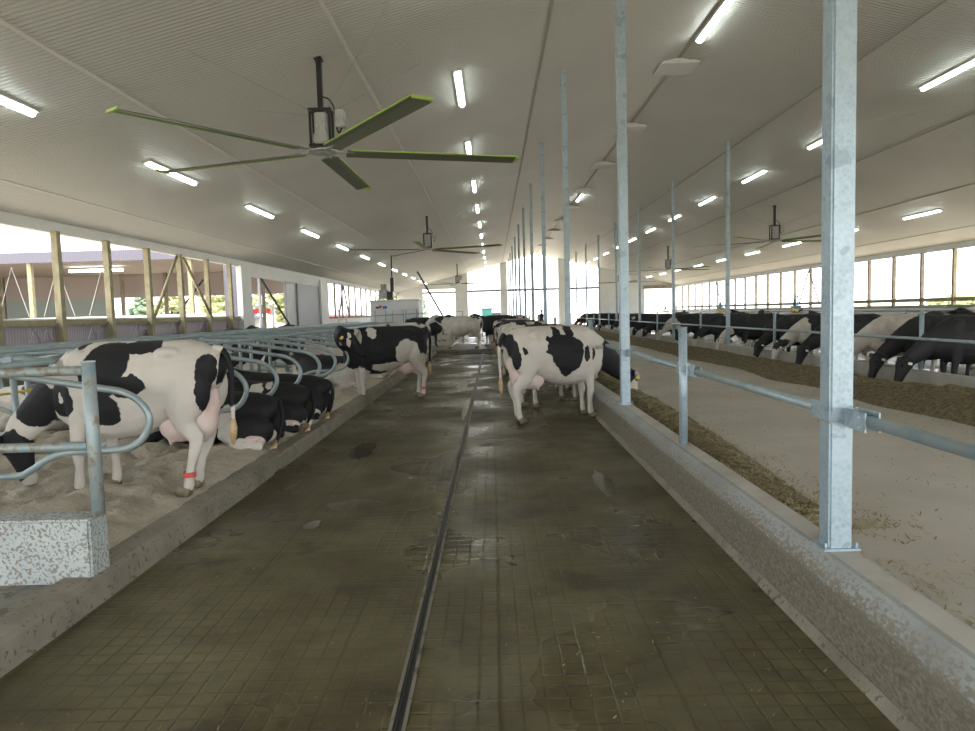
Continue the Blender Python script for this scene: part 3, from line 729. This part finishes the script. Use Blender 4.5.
coatT = coat('turned_cow_coat', BK, [
    (WH,(-.36,.3,.93),(.26,.22,.24)), (WH,(-.62,.2,.42),(.26,.2,.52)), (WH,(-.05,.25,.66),(.4,.25,.10)), (WH,(.30,.2,1.32),(.09,.3,.12)), (WH,(.56,.2,1.30),(.05,.3,.22)), (BK,(.05,.3,.82),(.10,.2,.07)),
    (WH,(.5,0,.35),(.2,.4,.40)), (WH,(.82,.60,1.22),(.035,.04,.15)), (WH,(-.62,-.2,.42),(.26,.2,.52)), (WH,(.9,.35,1.1),(.05,.12,.08))])
coatB = coat('lying_black_coat', BK, [(WH,(-.28,.5,.35),(.11,.3,.32)), (WH,(-.5,.5,.08),(.5,.2,.09)), (WH,(.45,.2,.7),(.10,.3,.15))])
coatC = coat('lying_patched_coat', BK, [(WH,(-.28,.22,.78),(.08,.25,.16)), (WH,(-.12,.3,.62),(.10,.3,.12)), (WH,(.3,.1,.9),(.22,.2,.07)), (WH,(-.88,.35,.1),(.15,.2,.12))])
coatD = coat('lying_plain_coat', BK, [(WH,(-.42,.16,.88),(.13,.12,.05)), (WH,(.7,.2,.4),(.15,.4,.2))])
R = math.radians
cow('cow', (-3.40, 6.62, .165), R(174), 'white cow with black saddle and red leg band standing in the nearest stall', None, 'sniff', coatL, vox=.016, scale=1.02, band=(0, 1), tailswing=-.05, legs={('h',1):.15, ('h',-1):.22, ('f',-1):-.12, ('f',1):.03})
cow('cow', (1.02, 11.58, 0), R(22), 'white cow with one big black flank patch standing across the wet alley', None, 'feed', coatA, vox=.018, scale=1.085, tailswing=.06, legs={('h',1):.10, ('f',1):.05})
cow('cow', (-2.30, 14.85, 0), R(203), 'black cow with a white flank standing half out of its stall, head turned back', None, 'stand', coatT, vox=.02, scale=1.1, head='back', band=(0, 1))
cow('cow', (-3.62, 8.98, .16), R(179), 'black cow lying with pink udder showing, directly behind the nearest standing cow', 'cows lying in the near stall row', 'lie', coatB, vox=.022)
cow('cow', (-3.55, 10.22, .16), R(182), 'black lying cow with a white hip spot, middle of the three lying side by side', 'cows lying in the near stall row', 'lie', coatC, vox=.022)
cow('cow', (-3.55, 11.45, .16), R(181), 'black lying cow farthest of the three lying side by side with rumps on the kerb', 'cows lying in the near stall row', 'lie', coatD, vox=.024)
# prototypes for the rest of the herd
def proto(pose, vox=.03, head=None): return dict(pose=pose, vox=vox, head=head)
protos = {}
def herd(kind, loc, rz, label, group, thr, scale=1.03):
    if kind not in protos:
        protos[kind] = cow('cow', loc, R(rz), label, group, 'lie' if kind.startswith('lie') else kind, None, thr, vox=.026, scale=scale, head=kind)
        return protos[kind]
    c = copytree(protos[kind]); c.location = loc; c.rotation_euler.z = R(rz); c['label'] = label; c['group'] = group; c.scale = (scale,)*3
    for ch in c.children: ch.color = (*thr, 1)
    return c
BKT = (.30,.1,1.0)
G1 = 'cows lying in the near stall row'; G2 = 'cows lying in the wall-side stall row'; G3 = 'cows eating along the far feed kerb'; G4 = 'cows in the wet alley'; G5 = 'cows in the far right stalls'; G6 = 'cows at the distant crossover'
herd('lie', (-3.75, 15.9, .17), 178, 'black cow with white patches lying behind the legs of the head-turning cow', G1, (.40,.33,.9))
herd('lie', (-3.6, 18.3, .17), 181, 'pale cow lying in the near row just past the head-turning cow', G1, (.55,.62,1))
herd('feed', (-2.75, 20.2, .10), 184, 'white and black cow standing in the near stall row past the head-turning cow', G1, (.55,.15,1))
for y, t, lb in ((10.4,(.42,.8,.8),'lying cow nearest the camera in the wall-side stall row'), (14.0,(.36,.2,1),'black cow lying in the wall-side row behind the third stall loop'), (16.4,(.34,.45,1),'black cow lying in the wall-side row with tagged ears, seen through the loops'),
                 (18.8,(.42,.05,1),'patched cow lying in the wall-side row left of the head-turning cow'), (22.4,(.3,.7,1),'black cow lying farthest along the wall-side row')):
    herd('lie', (-6.85, y, .17), 0, lb, G2, t)
herd('stand', (-9.4, 25.5, 0), 80, 'black cow standing in the passage by the left wall beyond the stalls', 'cows by the left wall', (.33,.5,1))
herd('stand', (-9.3, 31, 0), 95, 'dark cow standing farther along the passage by the left wall', 'cows by the left wall', (.36,.9,1))
# beyond the main cow in the wet alley
for y, x, rz, t, lb in ((13.6,1.12,48,(.50,.27,1.6),'cow hidden behind the big-patched white cow, only legs showing'), (15.3,1.1,38,(.48,.77,1.6),'third cow along the kerb, behind the two nearest feeding cows'),
                        (19.6,1.0,30,(.44,.38,1),'patched cow feeding just beyond the front cows, its back showing above them'), (22.4,.98,20,(.40,.52,1),'black and white cow feeding fifth along the alley kerb'),
                        (25.3,.95,14,(.50,.66,1),'pale rumped cow feeding sixth along the alley kerb'), (29.4,.98,10,(.52,.13,1),'whitish cow feeding last before the raised crossover')):
    herd('feed', (x, y, 0), rz, lb, G4, t, 1.06)
herd('stand', (-1.45, 33.0, .15), 175, 'tan-white cow standing side-on at the middle of the raised crossover', G6, (.62,.44,1), 1.06)
herd('stand', (.25, 34.4, .15), 160, 'black cow with a white side curl, right of the pale crossover cow', G6, (.38,.21,1), 1.06)
herd('stand', (-3.4, 35.0, .15), 10, 'plain black cow standing at the left end of the raised crossover', G6, (.28,.5,.3), 1.05)
for i, (x, y, rz) in enumerate(((-3.1,41.5,100), (.6,41,10), (.7,44.5,5), (-3.0,44,180), (.8,48,3), (.7,52,8), (-1.2,56,90))):
    herd('stand' if i % 3 else 'feed', (x, y, 0 if x > -2 else .2), rz, f'{ORD[i]} dim distant cow beyond the raised crossover, counting away from the camera', 'cows beyond the crossover', (.36+.05*(i%3), i*.137, 1))
# feeding on the far side
FD = [(13.5,9.18,176,'feed',(.18,.1,.0),'all-black cow feeding nearest at right, cut by the picture edge'), (14.75,9.25,183,'feed',(.24,.3,.25),'black cow with head down, second from the right edge at the far kerb'),
      (16.1,9.3,178,'feed',(.57,.52,1),'white-shouldered cow with a white face right of the thick roof post'), (18.2,9.2,184,'feed',(.30,.71,.6),'black cow with white jaw feeding just left of the thick roof post'),
      (19.7,9.25,177,'feed',(.46,.93,1),'patched white-backed cow feeding beside the black one left of the thick post'), (21.2,9.2,186,'feed',(.27,.25,.8),'black cow with head in the feed under the first far post gap'),
      (25.4,9.5,172,'feed',(.47,.07,1),'pale and black cow eating between the two middle far posts'), (27.9,9.3,183,'feed',(.36,.55,1),'dark cow with white legs eating between the middle far posts'),
      (30.4,9.2,188,'feed',(.28,.36,.8),'black cow with outstretched neck feeding by the second far roof post'), (33.6,9.2,180,'feed',(.42,.17,1),'black and tan cow feeding beyond the second far roof post')]
for y, x, rz, kd, t, lb in FD: herd(kd, (x+.12, y, 0), rz, lb, G3, t, 1.04)
for i, y in enumerate((36.8, 39.6, 43.5, 47, 52, 55.5, 59, 64, 67.5)):
    herd('feed', (9.35, y, 0), 178+(i*7) % 11-5, f'{ORD[i]} distant dark cow from the camera in the far feed row', G3, (.27+.05*(i%3), i*.21, .8))
for i, (x, y, rz) in enumerate(((12.5,17.5,95), (13.5,21,20), (12.2,24.5,160), (13,29,80), (12.4,35,10), (14.5,39,170), (12.5,47,60))):
    herd('stand', (x, y, 0), rz, f'{ORD[i]} cow standing behind the feeding row at right, counting away from the camera', G5, (.36+.06*(i%3), .11+i*.19, 1))
# stall frames on the far right
for x, z, lb in ((14.2,1.45,'pale top rail behind the standing cows at right'), (15.6,1.55,'second pale top rail near the right windows')):
    longrail(x, z, 6, 62, lb, .03)
d2 = None
for i in range(20):
    y = 9+2.4*i
    lb = f'{ORD[i]} stall loop from the camera behind the cows at right'
    if d2 is None: d2 = divider(12.9+4.1-1.4, y, -1, lb, 'stall loops behind the right cows'); d2.location.x = 13.2; d2.location.z = 0
    else:
        c = copytree(d2); c.location.y = y; c['label'] = lb
for i in range(10):
    bm = B(); tube(bm, [(14.2, 8+5.4*i, 0), (14.2, 8+5.4*i, 1.5)], .04, 10)
    tag(obj('stall_post', bm, M['galv']), f'{ORD[i]} steel upright from the camera under the pale rail at right', 'post', 'uprights of the right stalls')
# cow brushes
def brush(x, y, label):
    r = empty('cow_brush', (x, y, 1.3), label=label, cat='cow brush', group='yellow cow brushes')
    bm = B(); tube(bm, [(.12,0,-1.3), (.12,0,1.35)], .05, 8); obj('stand_pole', bm, M['galv'], r)
    bm = B(); box(bm, -.35, .3, -.2, .2, .60, .72); tube(bm, [(-.1,0,.7), (-.12,.0,1.1)], [.13,.09], 10); obj('motor', bm, M['blue'], r)
    bm = B(); tube(bm, [(-.3,0,.5), (-.3,0,.62)], .1, 10); box(bm, -.4, .35, -.22, .22, .30, .50, bev=.05); obj('hood', bm, M['yellow'], r)
    bm = B(); tube(bm, spline([(-.12,0,1.1), (0,0,1.3), (.12,0,1.1)], 4), .02, 6); obj('cable', bm, M['black'], r)
    r.scale = (.65,.65,.85); r.location.z = 1.3*.85
    return r
brush(15.0, 34.8, 'cow brush with yellow hood nearest, seen just left of the thick roof post')
brush(15.0, 46.2, 'middle cow brush with yellow hood, beside the braced window bay')
brush(15.0, 60.8, 'farthest cow brush with yellow hood before the end wall opening')
# ------------------------------------------------------------------ feed
def haybank(xc, hw, y0, y1, hfun, label, side):
    bm = B()
    def fz(x, y):
        w = hw*(1+.25*fnoise(y, 3, .5, 9)); c = xc + side*.12*fnoise(y, 1, .4, 2); t = abs(x-c)/w
        h = max(0, 1-t*t)*hfun(y); return FEEDZ - .012 + h*(1+.35*fnoise(x, y, 3.5, 4)) + (.02*fnoise(x, y, 12, 6) if h > .01 else 0)
    grid(bm, xc-hw*1.35, xc+hw*1.35, y0, y1, 36, int((y1-y0)*12), fz)
    return tag(obj('silage', bm, M['hay']), label, 'feed', kind='stuff'), fz
h1, f1 = haybank(2.30, .42, 5.2, 60, lambda y: .26*min(1, max(0, (y-5.2)/3.5)), 'brown chopped feed heaped along the back of the alley kerb', 1)
h2, f2 = haybank(7.1, .9, 5, 60, lambda y: (.20+.12*max(0,min(1,(13-y)/3)))*min(1, (y-4)/3), 'large olive feed heap in front of the far cows', -1)
def scatter(name, items, label, q=1):
    bm = B()
    for x, y, z in items:
        a = random.uniform(0, math.pi); L = random.uniform(.015, .05)*q; w = random.uniform(.003, .007)*q; el = random.uniform(-.2, .7)
        d = V((math.cos(a)*L, math.sin(a)*L, math.sin(el)*L)); n = V((-math.sin(a)*w, math.cos(a)*w, 0)); p = V((x, y, z+.004))
        u = V((0,0,w*.8)); vs = [bm.verts.new(q) for q in (p-n, p+n, p+d+n*.6, p+d-n*.6)]; tp = bm.verts.new(p+d*.5+u*2)
        bm.faces.new(vs)
        bm.faces.new((vs[0], vs[1], tp)); bm.faces.new((vs[2], vs[3], tp))
    return tag(obj(name, bm, M['straw']), label, 'feed', kind='stuff')
it = []
for _ in range(9000):
    y = 5.0+22*random.random()**1.7; x = 2.3+random.gauss(0, .27); 
    if x > 1.96: it.append((x, y, max(FEEDZ, f1(x, y))))
for _ in range(1800):
    y = random.uniform(2.6, 8); x = 2.0+abs(random.gauss(0, .55))
    if fnoise(x, y, 1.6, 8) > .02: it.append((x, y, FEEDZ))
for _ in range(1300):
    it.append((random.uniform(2, 8), random.uniform(3, 20), FEEDZ))
scatter('straw_bits', it, 'loose straw bits strewn on the drive and heap along the alley kerb')
it = []
for _ in range(9000):
    y = 7+22*random.random()**1.4; x = 6.95+random.gauss(0, .5)
    if x < 8.1: it.append((x, y, max(FEEDZ, f2(x, y) if 5 < y < 60 else FEEDZ)))
scatter('straw_bits', it, 'loose straw bits lying on the far feed heap')
SMALL = True
it = [(random.uniform(-2.4, 1.6), 1.2+9*random.random()**1.3, .002) for _ in range(420)]
scatter('straw_bits', it, 'tiny pale straw bits scattered over the wet alley floor', .5)
# manure clumps on the alley edge
def clump(x, y, r, h, label):
    bm = B(); n = 22; 
    def fz(a, b):
        d = math.hypot((a-x)/r, (b-y)/(r*.8)) + .35*fnoise(a, b, 5, x); return -.004 + h*max(0, 1-d)*(1+.7*fnoise(a, b, 12, y))
    grid(bm, x-r*1.2, x+r*1.2, y-r, y+r, n, n, fz)
    tag(obj('manure_pile', bm, M['manure']), label, 'manure', 'manure on the alley floor')
for x, y, rr, h, lb in ((-2.25,8.1,.42,.07,'manure heap against the kerb below the lying cows'), (-1.35,6.6,.30,.03,'flat dark manure patch beside the shiny puddle'), (-2.0,6.3,.33,.03,'flat manure smear at the kerb by the near standing cow'),
                       (-1.6,10.5,.4,.05,'manure patch in the alley past the lying cows'), (.1,9.6,.45,.03,'flat manure patch left of the white alley cow'), (-.15,16,.6,.05,'far manure patch in mid alley'), (-2.2,12.4,.3,.06,'manure heap at the kerb before the head-turning cow'), (-1.0,13.2,.5,.04,'manure patch in front of the head-turning cow')):
    clump(x, y, rr, h, lb)
# puddles: thin water sheets
M['water'] = mat('puddle_water', (.07,.06,.035), .14)
def puddle(x, y, rx, ry_, label):
    bm = B(); c = bm.verts.new((x, y, .0045)); ring = []
    for k in range(48):
        a = 2*math.pi*k/48; q = 1+.30*fnoise(math.cos(a)*1.3, math.sin(a)*1.3, 1.6, x+y)+.25*fnoise(math.cos(a)*4, math.sin(a)*4, 1.6, x)
        ring.append(bm.verts.new((x+rx*q*math.cos(a), y+ry_*q*math.sin(a), .003)))
    for k in range(48): bm.faces.new((c, ring[k], ring[(k+1) % 48]))
    tag(obj('puddle', bm, M['water']), label, 'puddle', 'puddles on the alley floor')
for x, y, a, b, lb in ((-1.62,5.95,.08,.12,'small shiny puddle near the kerb by the standing cow'), (-.56,13.2,.05,1.5,'long wet streak along the scraper slot'), (-.80,17.5,.14,1.3,'wide puddle in the middle distance of the alley'),
                       (1.1,7.2,.09,.5,'narrow wet streak near the kerb past the round post'), (-1.8,9.3,.15,.6,'wet streak near the kerb by the lying cows'), (-.8,31.0,1.1,.5,'bright puddle before the raised crossover')):
    puddle(x, y, a, b, lb)
# ------------------------------------------------------------------ milking robot and gear beyond the stalls
r = empty('milking_robot', (-5.45, 40, .2), label='white boxy milking robot cabinet with a pink and blue badge beyond the stalls', cat='milking robot')
bm = B(); box(bm, -1.5, 1.25, 0, 2.2, 0, 2.4, bev=.03); obj('cabinet', bm, M['white'], r)
bm = B(); box(bm, -1.55, 1.3, -.03, 2.25, 2.38, 2.48, bev=.02); obj('roof_lid', bm, M['housing'], r)
bm = B(); box(bm, -1.2, -1.0, -.02, .0, 2.0, 2.12); obj('badge', bm, M['dark'], r)
bm = B(); tube(bm, [(-.93,-.03,2.1), (-.93,0,2.1)], .09, 12); obj('badge', bm, M['red'], r)
bm = B(); box(bm, -.8, -.55, -.02, .0, 1.98, 2.14); obj('badge', bm, mat('badge_blue', (.05,.15,.6), .4), r)
for x0 in (-1.2, -.2, .55):
    bm = B(); tube(bm, [(x0,-.3,0), (x0,-.3,1.9), (x0+.6,-.3,1.9), (x0+.6,-.3,0)], .03, 6); obj('gate_frame', bm, M['pipe'], r)
bm = B(); tube(bm, [(-1.3,-.3,1.6), (2.4,-.3,1.7)], .03, 6); obj('gate_rail', bm, M['pipe'], r)
r = empty('vacuum_pump', (-6.0, 41, 2.68), label='dark pump unit with pipe standing on the milking robot cabinet', cat='pump')
bm = B(); tube(bm, [(-.3,0,.1), (-.3,0,.6)], .28, 10); tube(bm, [(-.3,0,.6), (-.3,0,.95)], .18, 10); obj('tank', bm, M['grey'], r)
bm = B(); box(bm, -.1, .25, -.2, .2, 0, .5); box(bm, .1, .3, -.1, .1, .5, 1.3); obj('motor', bm, M['black'], r)
bm = B(); tube(bm, [(.2,0,1.2), (.2,0,2.6)], .035, 6); obj('riser_pipe', bm, M['black'], r)
for i, x in enumerate((-3.6,)):
    r = empty('pipe_gate', (x+.4, 37.2, .2), label='grey pipe gate right of the milking robot', cat='gate')
    bm = B(); tube(bm, [(0,0,0), (0,0,1.7), (1.6,0,1.7), (1.6,0,0)], .035, 6); obj('gate_frame', bm, M['pipe'], r)
    for z in (.5, .9, 1.3):
        bm = B(); tube(bm, [(0,0,z), (1.6,0,z)], .02, 6); obj('bar', bm, M['pipe'], r)
bm = B(); tube(bm, [(-6.3, 60, cz(-6.3)-.03), (-3.5, 60, .2)], .08, 8); tag(obj('feed_auger', bm, M['dark']), 'dark slanting feed pipe from the ceiling left of the end doors', 'pipe')
# waterer by the column
r = empty('stainless_waterer', (-10.2, 46.5, 0), label='pale pipe gate panel at the left wall column before the far windows', cat='gate')
bm = B(); tube(bm, [(0,0,0), (0,0,2.3), (.5,0,2.3), (.5,0,0)], .05, 8); tube(bm, [(0,0,1.6), (.5,0,1.6)], .03, 6); obj('frame', bm, M['white'], r)
# ------------------------------------------------------------------ person and tractor
def person(x, y, z):
    r = empty('person', (x, y, z), R(180), label='distant person in dark clothes standing in the feed drive between posts', cat='person')
    bm = B()
    tube(bm, [(0,0,.92), (0,0,1.1), (0,.0,1.3), (0,0,1.42), (0,0,1.47)], [(.17,.12), (.16,.11), (.2,.13), (.19,.11), (.08,.08)], 12)
    tube(bm, [(0,0,1.44), (0,.01,1.54)], .06, 8); ball(bm, (0,.01,1.64), (.085,.10,.12), 10)
    for s in (-1, 1):
        tube(bm, [(s*.09,0,.95), (s*.1,.02,.5), (s*.11,0,.1), (s*.11,0,.04)], [.1,.07,.05,.05], 8); tube(bm, [(s*.11,-.04,.04), (s*.12,.18,.03)], [.05,.04], 8)
        tube(bm, [(s*.2,0,1.4), (s*.27,0,1.15), (s*.24,.14,.98), (s*.2,.24,1.0)], [.065,.05,.04,.035], 8)
        for k in range(5): tube(bm, [(s*(.18+.012*k),.24,1.0+.01*k-.02), (s*(.175+.012*k),.31,.99+.01*k-.02)], [.011,.008], 5)
    me = remesh(bm, .018, 2); me.materials.append(mat('person_skin', (.45,.28,.2), .6)); b = bpy.data.objects.new('body', me); C.objects.link(b); b.parent = r
    bm = B(); tube(bm, [(0,0,.95), (0,0,1.1), (0,0,1.3), (0,0,1.43), (0,0,1.48)], [(.19,.14), (.18,.13), (.225,.15), (.21,.13), (.09,.09)], 12)
    for s in (-1, 1): tube(bm, [(s*.19,0,1.4), (s*.275,0,1.15), (s*.25,.12,1.0)], [.085,.065,.055], 8)
    obj('jacket', bm, mat('dark_jacket', (.02,.025,.05), .8), r, True)
    bm = B()
    for s in (-1, 1): tube(bm, [(s*.09,0,.98), (s*.1,.02,.5), (s*.11,0,.08)], [.115,.085,.065], 8)
    obj('trousers', bm, mat('dark_trousers', (.03,.03,.04), .8), r, True)
    bm = B(); ball(bm, (0,-.01,1.685), (.095,.11,.095), 10); obj('hair', bm, M['black'], r, True)
person(3.62, 52, FEEDZ)
r = empty('tractor', (-.7, 88, -.12), label='distant tractor cab with teal windows outside the end wall', cat='tractor')
bm = B(); box(bm, -.8, .8, 0, 1.6, 2.35, 2.5, bev=.04); obj('cab_roof', bm, M['dark'], r)
bm = B(); box(bm, -.65, .65, .1, 1.5, 1.5, 2.35); obj('cab_glass', bm, M['green'], r)
bm = B(); box(bm, -.6, .6, -.4, 1.6, .8, 1.5); box(bm, .2, 2.6, .2, 1.2, .9, 1.9, bev=.1); obj('hood', bm, M['dark'], r)
for sx in (-.3, 2.0):
    bm = B(); tube(bm, [(sx,-.5,.75 if sx < 0 else .55), (sx,-.1,.75 if sx < 0 else .55)], .75 if sx < 0 else .55, 16); obj('wheel', bm, M['black'], r)
# ------------------------------------------------------------------ outside left: wing of the next barn
r = empty('neighbour_barn', (-30, 34, -.1), label='open-sided lavender-trimmed wing of the next barn seen through the left windows', cat='barn')
bm = B(); box(bm, -22, 18.4, -.2, 0, 4.9, 5.4); obj('fascia', bm, M['lavx'], r)
bm = B(); box(bm, -22, 18.4, 0, 14, 5.4, 5.6); obj('roof', bm, M['white'], r)
bm = B(); box(bm, -22, 18.4, .2, 13.8, 5.15, 5.2); obj('inner_ceiling', bm, mat('tan_ceiling', (.38,.32,.29), .8), r)
bm = B(); box(bm, -22, 4.2, 13.5, 13.8, 0, 3.6); obj('back_wall', bm, mat('green_grey_wall', (.30,.34,.31), .8), r)
bm = B(); box(bm, -22, 18.4, -.1, .1, 0, 2.25); obj('knee_wall', bm, M['white'], r)
bm = B(); box(bm, -22, 18.4, 13.5, 13.8, 3.6, 5.15); obj('back_header', bm, mat('tan_wall', (.38,.32,.29), .8), r)
for x in (-2.6, 5.4, 8.3, 14.8):
    bm = B(); box(bm, x-.1, x+.1, 12.6, 12.8, 0, 5.15); obj('post', bm, M['timberdark'], r)
for x in (-8, 7.6, 15.4):
    bm = B(); box(bm, x-.1, x+.1, .0, .2, 2.25, 5.15); obj('post', bm, M['timber'], r)
bm = B(); tube(bm, [(9.0,12.3,2.2), (11.0,12.3,4.6)], .07, 4); obj('brace', bm, M['dark'], r)
bm = B(); box(bm, 17.2, 18.1, -.4, -.25, 0, 4.8); obj('door_panel', bm, M['lavx'], r)
for x, y in ((-1.2, 3), (7.5, 6)):
    bm = B(); box(bm, x-1.5, x+1.5, y-.1, y+.1, 4.85, 5.0); obj('strip_lamp', bm, M['tube'], r)
for k in range(8):
    x = -4+2.2*k; bm = B(); tube(bm, [(x-.8,-.35,2.3), (x,-.35,4.7), (x+.7,-.35,2.3)], .012, 4); obj('cord', bm, M['white'], r)
for k in range(10):
    yy = studs[3]+2.4*k
    if yy > 29: break
    bm = B(); tube(bm, [(WL-.08, yy+.7, 1.34), (WL-.08, yy+.95, 1.72), (WL-.08, yy+1.2, 1.36), (WL-.08, yy+1.4, 1.7), (WL-.08, yy+1.6, 1.34)], .012, 4)
    tag(obj('curtain_cord', bm, M['white']), f'{ORD[k]} white zigzag cord from the camera on the lavender siding below the left sill', 'cord', 'cords below the left sill')
# farm machine, shed
r = empty('hay_rake', (-17.5, 50, -.12), label='red and grey farm implement parked outside the left wall opening', cat='farm machine')
bm = B(); box(bm, -1.0, 1.6, 0, .5, 2.3, 2.65, bev=.05); obj('red_bar', bm, M['red'], r)
bm = B(); box(bm, -1.5, 2.0, -.1, .6, 2.75, 2.9); obj('top_beam', bm, M['grey'], r)
for x in (-1.3, 1.8):
    bm = B(); box(bm, x-.08, x+.08, .1, .3, 0, 2.8); obj('leg', bm, M['grey'], r)
r = empty('small_shed', (-17.2, 46, -.12), label='small dark-roofed shed below the red machine outside', cat='shed')
bm = B(); prism(bm, [(-1.6,1.9), (1.6,1.9), (.2,2.5), (-.2,2.5)], 0, 2.5); obj('roof', bm, M['dark'], r)
bm = B(); box(bm, -1.4, 1.4, .1, 2.4, 0, 1.9); obj('wall', bm, M['white'], r)
r = empty('red_fence', (-30, 0, -.12), label='long low red trailer side seen through the far left windows', cat='trailer')
bm = B(); box(bm, -.3, 0, 105, 165, 1.0, 2.4); obj('side_board', bm, M['red'], r)
for k in range(4):
    bm = B(); tube(bm, [(-.4, 108+16*k, .5), (.1, 108+16*k, .5)], .5, 12); obj('wheel', bm, M['black'], r)
# trees
def tree(x, y, h, w, con, label):
    r = empty('conifer_tree' if con else 'leafy_tree', (x, y, -.2), label=label, cat='tree', group='trees outside')
    bm = B(); tube(bm, [(0,0,0), (0,0,h*.75)], [.25,.08], 8); obj('trunk', bm, M['bark'], r)
    bm = B(); rnd = random.Random(int(x*7+y))
    for k in range(420):
        t = rnd.random(); rad = (w*(1-t)*.95+.2) if con else w*math.sqrt(max(.05, 1-(2*t-1)**2))
        a = rnd.random()*6.283; q = rad*math.sqrt(rnd.random()); p = V((q*math.cos(a), q*math.sin(a), h*(.15+.85*t)))
        s = rnd.uniform(.25, .5)*w*.32; bmesh.ops.create_icosphere(bm, subdivisions=1, radius=s, matrix=Matrix.Translation(p) @ Matrix.Diagonal((1, 1, rnd.uniform(.4,.8), 1)))
    obj('foliage', bm, M['leafd' if con else 'leaf'], r)
T = [(-22,150,7.5,3.2,0,'pale green tree left in the leftmost end opening'), (-15.5,150,8,2.2,1,'pointed conifer in the leftmost end opening'), (-38,62,4.4,2,0,'rounded yellow-green bush behind the next barn, leftmost'), (-31,62,4.8,2,1,'dark bush behind the next barn'),
     (-27.5,60,4.4,1.6,0,'small bush right of the dark one behind the next barn'), (-30,80,6.4,3,0,'yellow-green tree behind the left wall opening'), (-42,112,9,5,0,'yellowish tree seen through the far left windows'), (-34,118,8,4,0,'lower tree seen through the far left windows'),
     (46,70,2.4,2.5,0,'low pale bush outside the right windows')]
for a in T: tree(*a)
# ------------------------------------------------------------------ camera
xc = None
f = 700.0
Yc = V(((492.5-487.5)/f, -(312.5-365.5)/f, -1)).normalized()
Zc = -V(((750-487.5)/f, -(9600-365.5)/f, -1)).normalized(); Zc = (Zc - Yc*Zc.dot(Yc)).normalized(); Xc = Yc.cross(Zc)
cam = bpy.data.objects.new('camera', bpy.data.cameras.new('camera')); C.objects.link(cam)
Rm = Matrix((Xc, Yc, Zc)).to_4x4(); cam.matrix_world = Matrix.Translation((0, 0, 1.8)) @ Rm
cam.data.sensor_width = 36; cam.data.lens = f/975*36; cam.data.clip_end = 600
bpy.context.scene.camera = cam
# ------------------------------------------------------------------ light
w = bpy.data.worlds.new('world'); bpy.context.scene.world = w; w.use_nodes = True
bg = w.node_tree.nodes['Background']; bg.inputs[0].default_value = (.93,.97,1.0,1); bg.inputs[1].default_value = 4.2
s = bpy.data.lights.new('sun', 'SUN'); s.energy = 6; s.angle = .02; s.color = (1,.93,.82)
so = bpy.data.objects.new('sun', s); C.objects.link(so); so.rotation_euler = (R(-12), R(38), 0)
vs = bpy.context.scene.view_settings; vs.view_transform = 'Standard'; vs.look = 'None'; vs.exposure = .35; vs.gamma = 1
